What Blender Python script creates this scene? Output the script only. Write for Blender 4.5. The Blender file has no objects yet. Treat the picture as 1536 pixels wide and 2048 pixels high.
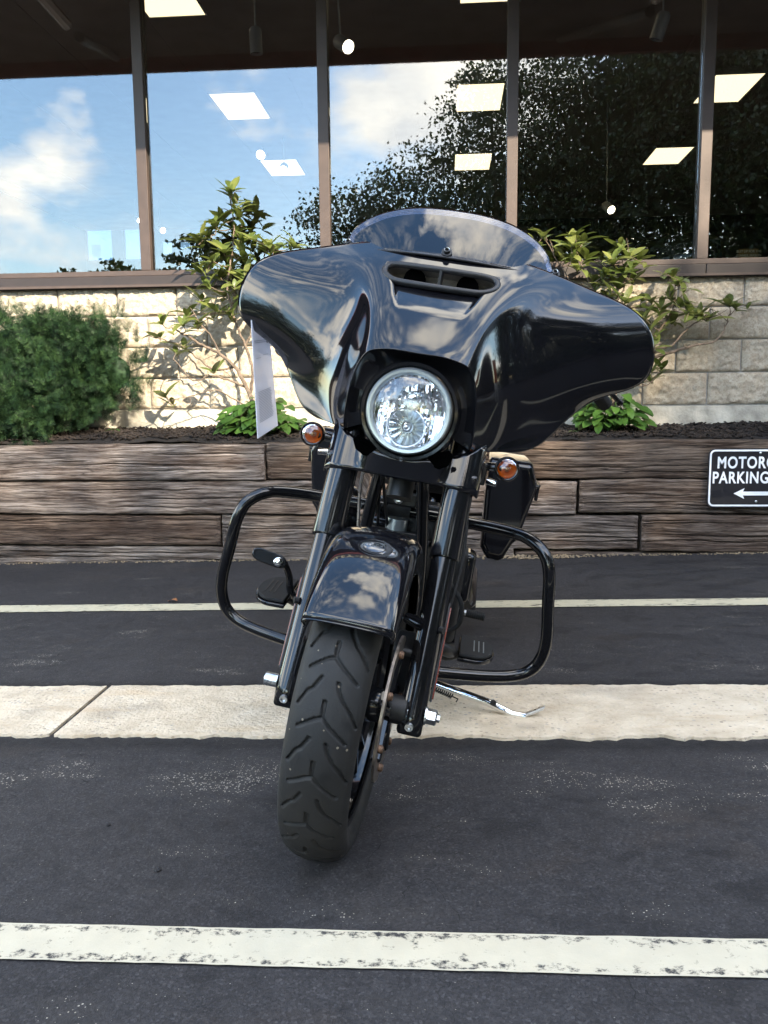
import bpy, math, random
import numpy as np
from mathutils import Matrix, Vector, noise as mnoise
random.seed(7); np.random.seed(7)
scn = bpy.context.scene
col = scn.collection
R_ = math.radians
# ------------------------------------------------------------------ camera
F_PX, W_PX, H_PX, CAM_H = 1650.0, 1536.0, 2048.0, 0.92
def rx(a): c, s = math.cos(a), math.sin(a); return np.array([[1,0,0],[0,c,-s],[0,s,c]])
def ry(a): c, s = math.cos(a), math.sin(a); return np.array([[c,0,s],[0,1,0],[-s,0,c]])
def rz(a): c, s = math.cos(a), math.sin(a); return np.array([[c,-s,0],[s,c,0],[0,0,1]])
CAM_R = rz(R_(4.4)) @ rx(math.pi/2 - R_(7.5)) @ rz(-R_(0.5))
cd = bpy.data.cameras.new('camera'); cam = bpy.data.objects.new('camera', cd); col.objects.link(cam)
cd.sensor_fit = 'VERTICAL'; cd.sensor_height = 24.0; cd.lens = F_PX/H_PX*24.0
cd.clip_start = 0.05; cd.clip_end = 2000
cam.matrix_world = Matrix.Translation((0,0,CAM_H)) @ Matrix(CAM_R.tolist()).to_4x4()
scn.camera = cam
# ------------------------------------------------------------------ sun and sky
SUN_AZ, SUN_EL = R_(35), math.atan(0.67*math.cos(R_(35)))     # from behind the camera's right shoulder
sun_dir = Vector((math.sin(SUN_AZ)*math.cos(SUN_EL), -math.cos(SUN_AZ)*math.cos(SUN_EL), math.sin(SUN_EL)))
sl = bpy.data.lights.new('sun', 'SUN'); sl.energy = 2.0; sl.angle = R_(0.53); sl.color = (1.0, 0.93, 0.82)
so = bpy.data.objects.new('sun', sl); col.objects.link(so)
so.rotation_euler = sun_dir.to_track_quat('Z', 'Y').to_euler()
so.location = sun_dir*40
wd = bpy.data.worlds.new('World'); scn.world = wd; wd.use_nodes = True
nt = wd.node_tree; nt.nodes.clear()
def wn(t, **k):
    n = nt.nodes.new(t)
    for a, b in k.items(): setattr(n, a, b)
    return n
out = wn('ShaderNodeOutputWorld')
sky = wn('ShaderNodeTexSky', sky_type='NISHITA', sun_disc=False)
sky.sun_elevation = SUN_EL; sky.sun_rotation = math.pi - SUN_AZ
sky.air_density = 1.0; sky.dust_density = 0.6; sky.ozone_density = 1.6
tc = wn('ShaderNodeTexCoord')
mp = wn('ShaderNodeMapping'); mp.inputs['Scale'].default_value = (1.0, 1.0, 1.7); mp.inputs['Location'].default_value = (8.36, 7.71, 2.97)
nt.links.new(tc.outputs['Generated'], mp.inputs['Vector'])
n1 = wn('ShaderNodeTexNoise'); n1.inputs['Scale'].default_value = 3.0; n1.inputs['Detail'].default_value = 9; n1.inputs['Roughness'].default_value = 0.56
nt.links.new(mp.outputs[0], n1.inputs['Vector'])
cr = wn('ShaderNodeValToRGB'); cr.color_ramp.elements[0].position = 0.515; cr.color_ramp.elements[1].position = 0.60
nt.links.new(n1.outputs['Fac'], cr.inputs['Fac'])
n2 = wn('ShaderNodeTexNoise'); n2.inputs['Scale'].default_value = 11; n2.inputs['Detail'].default_value = 6
nt.links.new(mp.outputs[0], n2.inputs['Vector'])
ccol = wn('ShaderNodeValToRGB'); ccol.color_ramp.elements[0].position = 0.3; ccol.color_ramp.elements[0].color = (.62,.66,.74,1)
ccol.color_ramp.elements[1].position = 0.65; ccol.color_ramp.elements[1].color = (1,.98,.95,1)
nt.links.new(n2.outputs['Fac'], ccol.inputs['Fac'])
bg1 = wn('ShaderNodeBackground'); bg1.inputs['Strength'].default_value = 0.15
hs = wn('ShaderNodeHueSaturation'); hs.inputs['Saturation'].default_value = 1.15; nt.links.new(sky.outputs[0], hs.inputs['Color']); nt.links.new(hs.outputs[0], bg1.inputs['Color'])
bg2 = wn('ShaderNodeBackground'); bg2.inputs['Strength'].default_value = 1.12
nt.links.new(ccol.outputs[0], bg2.inputs['Color'])
mx = wn('ShaderNodeMixShader')
cm = wn('ShaderNodeMath', operation='MULTIPLY'); cm.inputs[1].default_value = 0.9
n3 = wn('ShaderNodeTexNoise'); n3.inputs['Scale'].default_value = 17; n3.inputs['Detail'].default_value = 5; n3.inputs['Roughness'].default_value = .6; nt.links.new(mp.outputs[0], n3.inputs['Vector'])
n4 = wn('ShaderNodeTexNoise'); n4.inputs['Scale'].default_value = 2.0; n4.inputs['Detail'].default_value = 3; nt.links.new(mp.outputs[0], n4.inputs['Vector'])
r3 = wn('ShaderNodeMapRange'); r3.inputs['From Min'].default_value = .46; r3.inputs['From Max'].default_value = .70; r3.inputs['To Max'].default_value = .42; nt.links.new(n3.outputs['Fac'], r3.inputs['Value'])
r4 = wn('ShaderNodeMapRange'); r4.inputs['From Min'].default_value = .42; r4.inputs['From Max'].default_value = .56; nt.links.new(n4.outputs['Fac'], r4.inputs['Value'])
m34 = wn('ShaderNodeMath', operation='MULTIPLY'); nt.links.new(r3.outputs[0], m34.inputs[0]); nt.links.new(r4.outputs[0], m34.inputs[1])
mxx = wn('ShaderNodeMath', operation='MAXIMUM'); nt.links.new(cr.outputs[0], mxx.inputs[0]); nt.links.new(m34.outputs[0], mxx.inputs[1])
nt.links.new(mxx.outputs[0], cm.inputs[0]); nt.links.new(cm.outputs[0], mx.inputs[0])
nt.links.new(bg1.outputs[0], mx.inputs[1]); nt.links.new(bg2.outputs[0], mx.inputs[2])
nt.links.new(mx.outputs[0], out.inputs['Surface'])
scn.view_settings.view_transform = 'Standard'; scn.view_settings.look = 'None'
scn.view_settings.exposure = 3.05; scn.view_settings.use_white_balance = True; scn.view_settings.white_balance_temperature = 7400; scn.view_settings.white_balance_tint = 8; scn.view_settings.gamma = 1.0; scn.view_settings.use_curve_mapping = False
scn.cycles.max_bounces = 10; scn.cycles.transparent_max_bounces = 12; scn.cycles.glossy_bounces = 6
# ------------------------------------------------------------------ pixel -> place
GS = 0.02                                                      # the lot climbs gently to the right
def gz(x): return GS*max(-7.0, min(7.0, x))
def ray(px, py):
    return CAM_R @ np.array([(px-W_PX/2)/F_PX, -(py-H_PX/2)/F_PX, -1.0])
def onY(px, py, Y):
    d = ray(px, py); p = d*(Y/d[1]); p[2] += CAM_H; return p
def onZ(px, py, Z):
    d = ray(px, py); p = d*((Z-CAM_H)/d[2]); p[2] += CAM_H; return p
def onG(px, py, dz=0.0):
    d = ray(px, py); t = (CAM_H-dz)/(GS*d[0]-d[2]); p = d*t; p[2] += CAM_H; return p
# ------------------------------------------------------------------ materials
def newmat(name):
    m = bpy.data.materials.new(name); m.use_nodes = True
    return m, m.node_tree, m.node_tree.nodes['Principled BSDF']
def simple(name, c, rough=0.5, metal=0.0, coat=0.0, spec=0.5, noise=0.0, nscale=30, bump=0.0, bscale=60, emit=None, es=0):
    m, t, b = newmat(name)
    b.inputs['Base Color'].default_value = (*c, 1); b.inputs['Roughness'].default_value = rough
    b.inputs['Metallic'].default_value = metal; b.inputs['Coat Weight'].default_value = coat
    b.inputs['Coat Roughness'].default_value = 0.03; b.inputs['Specular IOR Level'].default_value = spec
    if noise or bump:
        tcx = t.nodes.new('ShaderNodeTexCoord')
    if noise:
        n = t.nodes.new('ShaderNodeTexNoise'); n.inputs['Scale'].default_value = nscale; n.inputs['Detail'].default_value = 6
        t.links.new(tcx.outputs['Object'], n.inputs['Vector'])
        r = t.nodes.new('ShaderNodeValToRGB')
        r.color_ramp.elements[0].position = 0.3; r.color_ramp.elements[1].position = 0.7
        r.color_ramp.elements[0].color = (*[max(0,x*(1-noise)) for x in c], 1); r.color_ramp.elements[1].color = (*[min(1,x*(1+noise)) for x in c], 1)
        t.links.new(n.outputs['Fac'], r.inputs['Fac']); t.links.new(r.outputs[0], b.inputs['Base Color'])
        mr = t.nodes.new('ShaderNodeMapRange'); mr.inputs['To Min'].default_value = max(0, rough-0.12*noise*2); mr.inputs['To Max'].default_value = min(1, rough+0.12*noise*2)
        t.links.new(n.outputs['Fac'], mr.inputs['Value']); t.links.new(mr.outputs[0], b.inputs['Roughness'])
    if bump:
        n = t.nodes.new('ShaderNodeTexNoise'); n.inputs['Scale'].default_value = bscale; n.inputs['Detail'].default_value = 5
        t.links.new(tcx.outputs['Object'], n.inputs['Vector'])
        bp = t.nodes.new('ShaderNodeBump'); bp.inputs['Strength'].default_value = bump; bp.inputs['Distance'].default_value = 0.01
        t.links.new(n.outputs['Fac'], bp.inputs['Height']); t.links.new(bp.outputs[0], b.inputs['Normal'])
    if emit:
        b.inputs['Emission Color'].default_value = (*emit, 1); b.inputs['Emission Strength'].default_value = es
    return m
class G:
    """small node-graph writer"""
    def __init__(s, name):
        s.m, s.t, s.b = newmat(name); s.L = s.t.links
        s.tc = s.t.nodes.new('ShaderNodeTexCoord')
    def n(s, typ, ins=None, **k):
        x = s.t.nodes.new(typ)
        for a, v in k.items(): setattr(x, a, v)
        for a, v in (ins or {}).items():
            if hasattr(v, 'is_linked'): s.L.new(v, x.inputs[a])
            else: x.inputs[a].default_value = v
        return x
    def map(s, scale=(1,1,1), loc=None, rot=(0,0,0)):
        x = s.n('ShaderNodeMapping', {'Vector': s.tc.outputs['Object'], 'Scale': scale, 'Rotation': rot})
        if loc is not None:
            if hasattr(loc, 'is_linked'): s.L.new(loc, x.inputs['Location'])
            else: x.inputs['Location'].default_value = loc
        return x.outputs[0]
    def noise(s, vec, scale, detail=5, rough=0.55, dist=0.0):
        return s.n('ShaderNodeTexNoise', {'Vector': vec, 'Scale': scale, 'Detail': detail, 'Roughness': rough, 'Distortion': dist}).outputs['Fac']
    def ramp(s, fac, stops):
        x = s.n('ShaderNodeValToRGB', {'Fac': fac}); e = x.color_ramp.elements
        while len(e) < len(stops): e.new(0.5)
        for el, (p, c) in zip(e, stops):
            el.position = p; el.color = (*c, 1) if hasattr(c, '__len__') else (c, c, c, 1)
        return x.outputs[0]
    def mix(s, fac, a, b, blend='MIX'):
        x = s.n('ShaderNodeMix', data_type='RGBA', blend_type=blend)
        for i, v in ((0, fac), (6, a), (7, b)):
            if hasattr(v, 'is_linked'): s.L.new(v, x.inputs[i])
            else: x.inputs[i].default_value = v if i == 0 else (*v, 1)
        return x.outputs[2]
    def math(s, op, a, b=0.5):
        x = s.n('ShaderNodeMath', operation=op)
        for i, v in ((0, a), (1, b)):
            if hasattr(v, 'is_linked'): s.L.new(v, x.inputs[i])
            else: x.inputs[i].default_value = v
        return x.outputs[0]
    def bump(s, h, strength=0.5, dist=0.01):
        x = s.n('ShaderNodeBump', {'Height': h, 'Strength': strength, 'Distance': dist}); s.L.new(x.outputs[0], s.b.inputs['Normal'])
    def col(s, c): s.L.new(c, s.b.inputs['Base Color'])
    def rough(s, r):
        if hasattr(r, 'is_linked'): s.L.new(r, s.b.inputs['Roughness'])
        else: s.b.inputs['Roughness'].default_value = r
def m_asphalt():
    g = G('asphalt'); v = g.map()
    big = g.noise(v, 1.3, 5, .6); fine = g.noise(v, 300, 3, .6); med = g.noise(v, 24, 6, .65)
    c = g.ramp(big, [(.3, (.026,.0240,.0245)), (.5, (.034,.0314,.0320)), (.7, (.043,.0397,.0400))])
    c = g.mix(.4, c, g.ramp(med, [(.35, (.020,.0186,.0190)), (.65, (.049,.0452,.0457))]))
    cell = g.n('ShaderNodeTexVoronoi', {'Vector': v, 'Scale': 230.0}, feature='F1')
    cr_ = g.n('ShaderNodeSeparateColor', {'Color': cell.outputs['Color']}).outputs[2]
    c = g.mix(.55, c, g.ramp(cr_, [(.0, .45), (.6, .95), (.9, 1.35), (1., 2.2)]), 'MULTIPLY')
    # scuffed bands where the sealer has worn to the stone, strongest in front of and behind the concrete strip
    sx = g.n('ShaderNodeSeparateXYZ', {'Vector': v})
    def band(y0, w, amp):
        d = g.math('DIVIDE', g.math('SUBTRACT', sx.outputs['Y'], y0), w)
        return g.math('MULTIPLY', g.math('POWER', 2.718, g.math('MULTIPLY', g.math('MULTIPLY', d, d), -1.0)), amp)
    wear = g.noise(g.map((1.3, 3.4, 1), (7.3, 2.2, 0)), 2.2, 7, .68)
    ww = g.math('ADD', wear, g.math('ADD', band(1.93, .16, .12), g.math('ADD', band(2.86, .16, .07), band(3.3, .1, .04))))
    wm = g.ramp(ww, [(.555, 0.0), (.70, 1.0)])
    vor = g.n('ShaderNodeTexVoronoi', {'Vector': v, 'Scale': 185.0}, feature='F1')
    rnd = g.n('ShaderNodeSeparateColor', {'Color': vor.outputs['Color']})
    sp = g.math('MULTIPLY', g.math('LESS_THAN', vor.outputs['Distance'], g.math('MULTIPLY', wm, .42)), g.math('GREATER_THAN', rnd.outputs[0], .60))
    c = g.mix(g.math('MULTIPLY', wm, .30), c, (.062, .056, .051))
    c = g.mix(g.math('MULTIPLY', sp, .9), c, g.ramp(rnd.outputs[1], [(0., (.16,.135,.11)), (1., (.42,.37,.31))]))
    v2 = g.n('ShaderNodeTexVoronoi', {'Vector': v, 'Scale': 60.0}, feature='F1')
    r2 = g.n('ShaderNodeSeparateColor', {'Color': v2.outputs['Color']}).outputs[1]
    s2 = g.math('MULTIPLY', g.math('LESS_THAN', v2.outputs['Distance'], .075), g.math('GREATER_THAN', r2, .90))
    c = g.mix(g.math('MULTIPLY', s2, .7), c, (.24, .21, .18))
    # oil drips, mostly to the right of the bay, and a brown stain
    oil = g.ramp(g.math('ADD', g.noise(g.map((2.2, 3.4, 1), (3.1, 9.4, 0)), 2.6, 4, .5), g.math('MULTIPLY', g.math('SUBTRACT', sx.outputs['X'], .2), .05)), [(.565, 0.0), (.65, 1.0)])
    c = g.mix(g.math('MULTIPLY', oil, .38), c, (.009, .0085, .0088))
    rust = g.ramp(g.noise(g.map((1, 2, 1), (1.7, 5.2, 0)), 1.5, 6, .6), [(.60, 0.0), (.72, 1.0)])
    c = g.mix(g.math('MULTIPLY', rust, .35), c, (.055, .038, .026))
    seal = g.math('MAXIMUM', band(2.145, .045, .8), band(2.625, .035, .8))
    c = g.mix(g.math('MULTIPLY', seal, g.ramp(med, [(.35, .5), (.6, 1.)])), c, (.013,.0122,.0125))
    # hairline cracks
    ck = g.n('ShaderNodeTexVoronoi', {'Vector': g.n('ShaderNodeVectorMath', {0: v, 1: g.n('ShaderNodeTexNoise', {'Vector': v, 'Scale': 3.0, 'Detail': 4.0}).outputs['Color']}, operation='ADD').outputs[0], 'Scale': 1.6}, feature='DISTANCE_TO_EDGE')
    cm_ = g.math('MULTIPLY', g.math('LESS_THAN', ck.outputs['Distance'], .0022), g.ramp(g.noise(v, 1.1, 2), [(.48, 0.), (.56, .8)]))
    c = g.mix(cm_, c, (.006,.006,.006))
    g.col(c); g.rough(g.ramp(med, [(.3, .66), (.7, .9)])); g.b.inputs['Specular IOR Level'].default_value = .22
    g.bump(g.math('ADD', g.math('MULTIPLY', fine, .5), g.math('ADD', g.math('MULTIPLY', med, .5), g.math('MULTIPLY', cr_, .6))), .6, .006)
    return g.m
def m_concrete():
    g = G('concrete'); v = g.map()
    a = g.noise(v, 9, 7, .65); b = g.noise(v, 75, 4, .6)
    c = g.ramp(a, [(.3, (.46,.36,.25)), (.55, (.63,.515,.375)), (.75, (.71,.605,.465))])
    vo = g.n('ShaderNodeTexVoronoi', {'Vector': v, 'Scale': 70.0}, feature='F1')
    r = g.n('ShaderNodeSeparateColor', {'Color': vo.outputs['Color']})
    st = g.math('MULTIPLY', g.math('LESS_THAN', vo.outputs['Distance'], .34), g.math('GREATER_THAN', r.outputs[0], .68))
    pc = g.ramp(r.outputs[1], [(.0, (.19,.155,.13)), (.5, (.36,.27,.20)), (1., (.30,.29,.28))])
    patch = g.ramp(g.noise(v, 3.2, 3), [(.38, .15), (.62, .8)])
    c = g.mix(g.math('MULTIPLY', st, patch), c, pc)
    ru = g.ramp(g.noise(g.map((1, 5, 1), (0, 1.2, 0)), 2.2, 6), [(.56, 0.0), (.72, 1.0)])
    c = g.mix(g.math('MULTIPLY', ru, .5), c, (.50, .34, .19))
    dk = g.ramp(g.noise(g.map((1.2, 1.6, 1), (4.2, .2, 0)), 2.4, 5), [(.58, 0.0), (.74, 1.0)])
    c = g.mix(g.math('MULTIPLY', dk, .4), c, (.22, .19, .16))
    g.col(c); g.rough(.85); g.bump(g.math('ADD', a, g.math('MULTIPLY', b, 1.5)), .8, .008); return g.m
def m_paint(name, c1, edge, wear_lo, wear_hi, stretch):
    g = G(name); v = g.map()
    w = g.noise(g.map(stretch), 60, 8, .75); w2 = g.noise(v, 5, 4)
    uv = g.n('ShaderNodeSeparateXYZ', {'Vector': g.n('ShaderNodeTexCoord').outputs['UV']}).outputs['Y']   # 0..1 across the stripe
    d = g.math('ABSOLUTE', g.math('SUBTRACT', uv, .5))              # 0 centre .5 edge
    band = g.math('MULTIPLY', g.ramp(d, [(.20, 0.), (.36, 1.), (.450, 1.), (.472, 0.)]), edge)
    t = g.math('ADD', g.math('ADD', w, band), g.math('MULTIPLY', g.math('SUBTRACT', w2, .5), .25))
    k = g.ramp(t, [(wear_lo, 1.0), (wear_hi, 0.0)])
    cc = g.mix(g.ramp(g.noise(v, 14, 5), [(.35, 0.), (.7, .6)]), c1, tuple(x*.82 for x in c1))
    g.col(g.mix(k, (.028,.026,.026), cc)); g.rough(.75); g.bump(w, .35, .004); return g.m
def m_wood():
    g = G('weathered_timber')
    oi = g.n('ShaderNodeObjectInfo')
    off = g.n('ShaderNodeCombineXYZ', {'X': g.math('MULTIPLY', oi.outputs['Random'], 37.), 'Y': g.math('MULTIPLY', oi.outputs['Random'], 91.), 'Z': g.math('MULTIPLY', oi.outputs['Random'], 53.)}).outputs[0]
    warp = g.noise(g.map((1.2, 4, 4), off), 1.6, 3, .5)
    wv = g.n('ShaderNodeVectorMath', {0: g.map((1, 1, 1), off), 1: g.n('ShaderNodeCombineXYZ', {'Z': g.math('MULTIPLY', g.math('SUBTRACT', warp, .5), .05)}).outputs[0]}, operation='ADD').outputs[0]
    st = g.n('ShaderNodeMapping', {'Vector': wv, 'Scale': (1.5, 26, 26)}).outputs[0]
    grain = g.noise(st, 1.6, 9, .68); st2 = g.n('ShaderNodeMapping', {'Vector': wv, 'Scale': (3.0, 90, 90)}).outputs[0]
    fibre = g.noise(st2, 1.8, 5, .7); blot = g.noise(g.map((1.4, 5, 5), off), 1.5, 5, .6)
    c = g.ramp(grain, [(.40, (.008,.0055,.004)), (.455, (.040,.030,.024)), (.51, (.115,.094,.080)), (.60, (.25,.218,.195))])
    c = g.mix(.42, c, g.ramp(fibre, [(.42, (.010,.0075,.006)), (.58, (.23,.20,.18))]))
    c = g.mix(g.ramp(blot, [(.42, 0.), (.62, .85)]), c, g.mix(.55, c, (.042,.022,.013)))
    crack = g.ramp(g.noise(g.n('ShaderNodeMapping', {'Vector': wv, 'Scale': (.9, 34, 34)}).outputs[0], 1.3, 2, .4), [(.485, 0.), (.5, 1.), (.515, 0.)])
    cm2 = g.math('MULTIPLY', crack, g.ramp(g.noise(g.map((1.2, 3, 3), off), 2.1, 2), [(.5, 0.), (.6, .85)]))
    c = g.mix(cm2, c, (.012,.008,.006))
    st3 = g.n('ShaderNodeMapping', {'Vector': wv, 'Scale': (2.2, 70, 70)}).outputs[0]
    ck3 = g.ramp(g.noise(st3, 1.0, 3, .5), [(.47, 0.), (.495, 1.), (.52, 0.)])
    c = g.mix(g.math('MULTIPLY', ck3, g.ramp(blot, [(.35, .25), (.6, .9)])), c, (.010,.007,.0055))
    kn = g.n('ShaderNodeTexVoronoi', {'Vector': g.n('ShaderNodeMapping', {'Vector': wv, 'Scale': (1.6, 4.5, 4.5)}).outputs[0], 'Scale': 1.0}, feature='F1').outputs['Distance']
    c = g.mix(g.ramp(kn, [(.05, .85), (.16, 0.)]), c, (.018,.011,.008))
    c = g.mix(1.0, c, oi.outputs['Color'], 'MULTIPLY')
    g.col(c); g.rough(.88); g.b.inputs['Specular IOR Level'].default_value = .25
    g.bump(g.math('SUBTRACT', g.math('ADD', grain, g.math('MULTIPLY', fibre, .5)), cm2), .8, .008); return g.m
def m_block():
    g = G('split_face_block'); v = g.map(); oi = g.n('ShaderNodeObjectInfo')
    off = g.n('ShaderNodeCombineXYZ', {'X': g.math('MULTIPLY', oi.outputs['Random'], 37.), 'Z': g.math('MULTIPLY', oi.outputs['Random'], 11.)}).outputs[0]
    v = g.map((1,1,1), off)
    a = g.noise(v, 34, 8, .7); b = g.noise(v, 7, 4)
    c = g.ramp(a, [(.3, (.26,.21,.155)), (.5, (.40,.345,.27)), (.7, (.50,.445,.36))])
    c = g.mix(g.ramp(b, [(.4, 0.), (.75, .45)]), c, (.36,.30,.225))
    vo = g.n('ShaderNodeTexVoronoi', {'Vector': v, 'Scale': 120.0}, feature='F1')
    r = g.n('ShaderNodeSeparateColor', {'Color': vo.outputs['Color']}).outputs[0]
    c = g.mix(g.math('MULTIPLY', g.math('GREATER_THAN', r, .86), .5), c, (.24,.19,.14))
    g.col(c); g.rough(.9); g.bump(a, .9, .012); return g.m
def m_leaf(name, c1, c2, c3, trans=.35, rough=.42):
    g = G(name); oi = g.n('ShaderNodeObjectInfo')
    r = g.n('ShaderNodeNewGeometry').outputs['Random Per Island']
    rr = g.math('FRACT', g.math('ADD', r, oi.outputs['Random']))
    c = g.ramp(rr, [(0., c1), (.5, c2), (1., c3)])
    c = g.mix(g.ramp(g.noise(g.map(), 60, 3), [(.4, 0.), (.7, .3)]), c, tuple(x*.55 for x in c1))
    g.col(c); g.rough(rough); g.b.inputs['Specular IOR Level'].default_value = .45
    tr = g.n('ShaderNodeBsdfTranslucent', {'Color': g.mix(.5, c, (.20,.26,.05))})
    ms = g.n('ShaderNodeMixShader', {0: trans, 1: g.b.outputs[0], 2: tr.outputs[0]})
    g.L.new(ms.outputs[0], g.t.nodes['Material Output'].inputs['Surface']); return g.m
def m_glass(name, tint, refl, rough=0.0, fres=False):
    m, t, b = newmat(name); t.nodes.remove(b)
    tr = t.nodes.new('ShaderNodeBsdfTransparent'); tr.inputs[0].default_value = (*tint, 1)
    gl = t.nodes.new('ShaderNodeBsdfGlossy'); gl.inputs['Roughness'].default_value = rough
    gl.inputs['Color'].default_value = (.97,.98,1,1)
    mxs = t.nodes.new('ShaderNodeMixShader')
    fr = t.nodes.new('ShaderNodeFresnel'); fr.inputs['IOR'].default_value = 1.5
    ad = t.nodes.new('ShaderNodeMath'); ad.operation = 'ADD'; ad.inputs[1].default_value = refl; ad.use_clamp = True
    t.links.new(fr.outputs[0], ad.inputs[0]); t.links.new(ad.outputs[0], mxs.inputs[0])
    t.links.new(tr.outputs[0], mxs.inputs[1]); t.links.new(gl.outputs[0], mxs.inputs[2])
    t.links.new(mxs.outputs[0], t.nodes['Material Output'].inputs['Surface']); return m
M = {}
M['asphalt'] = m_asphalt(); M['concrete'] = m_concrete(); M['wood'] = m_wood(); M['block'] = m_block()
M['line_near'] = m_paint('worn_white_paint', (.52,.455,.335), .12, .61, .72, (.8, 1, 1))
M['line_far'] = m_paint('old_cream_paint', (.52,.46,.32), .06, .58, .66, (.35, 1, 1))
M['black_paint'] = simple('gloss_black_paint', (.005,.005,.0065), .065, 0, .12, .5, noise=.18, nscale=9)
M['black_gloss'] = simple('gloss_black_metal', (.006,.006,.007), .10, 0, .1, .5, bump=.01, bscale=20)
M['black_satin'] = simple('satin_black_plastic', (.012,.012,.013), .42, 0, 0, .4, noise=.3, nscale=40)
M['black_matte'] = simple('matte_black_rubber', (.016,.016,.016), .75, 0, 0, .3, noise=.3, nscale=60, bump=.15, bscale=200)
def m_tyre():
    g = G('tyre_rubber'); v = g.map()
    a = g.noise(v, 30, 6, .65); b = g.noise(v, 5, 5, .6); f = g.noise(v, 320, 3)
    c = g.ramp(a, [(.3, (.0075,.0072,.0068)), (.7, (.014,.0133,.0125))])
    c = g.mix(g.ramp(b, [(.5, 0.), (.75, .5)]), c, (.025,.021,.017))
    vo = g.n('ShaderNodeTexVoronoi', {'Vector': v, 'Scale': 130.0}); r = g.n('ShaderNodeSeparateColor', {'Color': vo.outputs['Color']}).outputs[0]
    c = g.mix(g.math('MULTIPLY', g.math('MULTIPLY', g.math('GREATER_THAN', r, .985), g.math('LESS_THAN', vo.outputs['Distance'], .3)), .6), c, (.28,.23,.17))
    g.col(c); g.rough(g.ramp(a, [(.3, .55), (.7, .75)])); g.b.inputs['Specular IOR Level'].default_value = .45
    g.bump(f, .25, .002); return g.m
M['tyre'] = m_tyre()
M['chrome'] = simple('chrome', (.85,.86,.88), .06, 1.0)
M['zinc'] = simple('zinc_steel', (.62,.64,.66), .28, 1.0, noise=.15, nscale=60)
M['rotor'] = simple('brake_disc_steel', (.35,.30,.26), .38, 1.0, noise=.4, nscale=50)
M['rust'] = simple('rusty_bolt', (.20,.12,.08), .55, .7, noise=.4, nscale=90)
M['engine'] = simple('wrinkle_black_engine', (.012,.012,.013), .5, 0, 0, .5, bump=.25, bscale=250, noise=.3)
M['ring'] = simple('satin_silver_ring', (.46,.52,.55), .32, .85)
M['reflector'] = simple('headlamp_reflector', (.93,.94,.95), .07, 1.0)
M['lens'] = m_glass('clear_lens', (.97,.985,1), .04)
M['smoke'] = m_glass('smoked_windshield', (.30,.31,.35), .0)
M['amber'] = simple('amber_reflector', (.90,.30,.012), .3, 0, .3)
M['smoked_lens'] = m_glass('smoked_amber_lens', (.58,.42,.30), .05)
M['mesh'] = simple('perforated_grille', (.10,.10,.10), .4, .8)
M['orange_refl'] = simple('orange_side_reflector', (.16,.022,.008), .25, 0, .5)
M['paper'] = simple('white_paper_sleeve', (.78,.79,.84), .22, 0, .6, noise=.03, nscale=8)
M['ink'] = simple('grey_print', (.42,.43,.48), .6)
M['glass'] = m_glass('shop_window_glass', (.86,.88,.88), .036)
M['frame'] = simple('bronze_window_frame', (.060,.041,.034), .5, .15, 0, .5, noise=.12, nscale=14)
M['frame_dark'] = simple('dark_bronze_flashing', (.026,.018,.016), .5, .1, noise=.15, nscale=10)
M['soffit'] = simple('brown_soffit', (.17,.125,.10), .7, noise=.2, nscale=5)
M['mortar'] = simple('grey_mortar', (.40,.385,.365), .9, noise=.2, nscale=40, bump=.4, bscale=150)
M['foundation'] = simple('rough_foundation', (.44,.40,.33), .9, noise=.35, nscale=11, bump=.5, bscale=60)
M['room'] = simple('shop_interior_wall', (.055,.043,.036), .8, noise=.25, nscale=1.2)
M['ceiling'] = simple('ceiling_tile', (.50,.40,.33), .9, noise=.1, nscale=3)
M['white_metal'] = simple('white_enamel', (.62,.61,.59), .4, noise=.06, nscale=12)
M['panel'] = simple('lit_diffuser', (.9,.85,.7), .6, emit=(1.0,.86,.60), es=.30)
M['bulb'] = simple('lit_spot_lens', (.9,.85,.7), .4, emit=(1.0,.93,.78), es=1.6)
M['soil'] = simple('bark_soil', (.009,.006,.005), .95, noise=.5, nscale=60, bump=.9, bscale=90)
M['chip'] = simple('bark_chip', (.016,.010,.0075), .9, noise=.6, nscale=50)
M['gravel'] = simple('tan_gravel', (.22,.165,.105), .85, noise=.45, nscale=90)
M['sign_black'] = simple('black_sign_sheet', (.012,.012,.016), .30, 0, .35, noise=.2, nscale=9)
M['sign_white'] = simple('white_sign_paint', (.80,.81,.84), .40, noise=.04, nscale=12)
M['azalea'] = m_leaf('rhododendron_leaf', (.062,.090,.022), (.100,.130,.034), (.160,.175,.052), .28, .38)
M['leafy'] = m_leaf('fresh_green_leaf', (.024,.066,.014), (.036,.092,.018), (.058,.13,.026), .25, .4)
def m_yew():
    g = G('yew_needle'); v = g.map()
    a = g.noise(v, 9, 4, .6); r = g.n('ShaderNodeNewGeometry').outputs['Random Per Island']
    c = g.ramp(g.math('ADD', g.math('MULTIPLY', a, .75), g.math('MULTIPLY', r, .25)), [(.38, (.004,.011,.005)), (.52, (.012,.034,.013)), (.66, (.032,.066,.022))])
    g.col(c); g.rough(.6); g.b.inputs['Specular IOR Level'].default_value = .2; return g.m
M['yew'] = m_yew()
M['tree'] = m_leaf('tree_leaf', (.012,.024,.007), (.018,.034,.010), (.030,.048,.014), .15)
M['bark'] = simple('grey_brown_bark', (.13,.095,.07), .9, noise=.45, nscale=40, bump=.6, bscale=80)
M['dry_leaf'] = simple('dry_leaf', (.28,.11,.04), .8, noise=.4, nscale=60)
M['banner'] = simple('orange_banner', (.62,.12,.02), .6, noise=.1, nscale=6)
M['fascia'] = simple('dark_red_fascia', (.20,.022,.012), .45)
M['letter'] = simple('cream_letter', (.75,.68,.50), .5)
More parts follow.
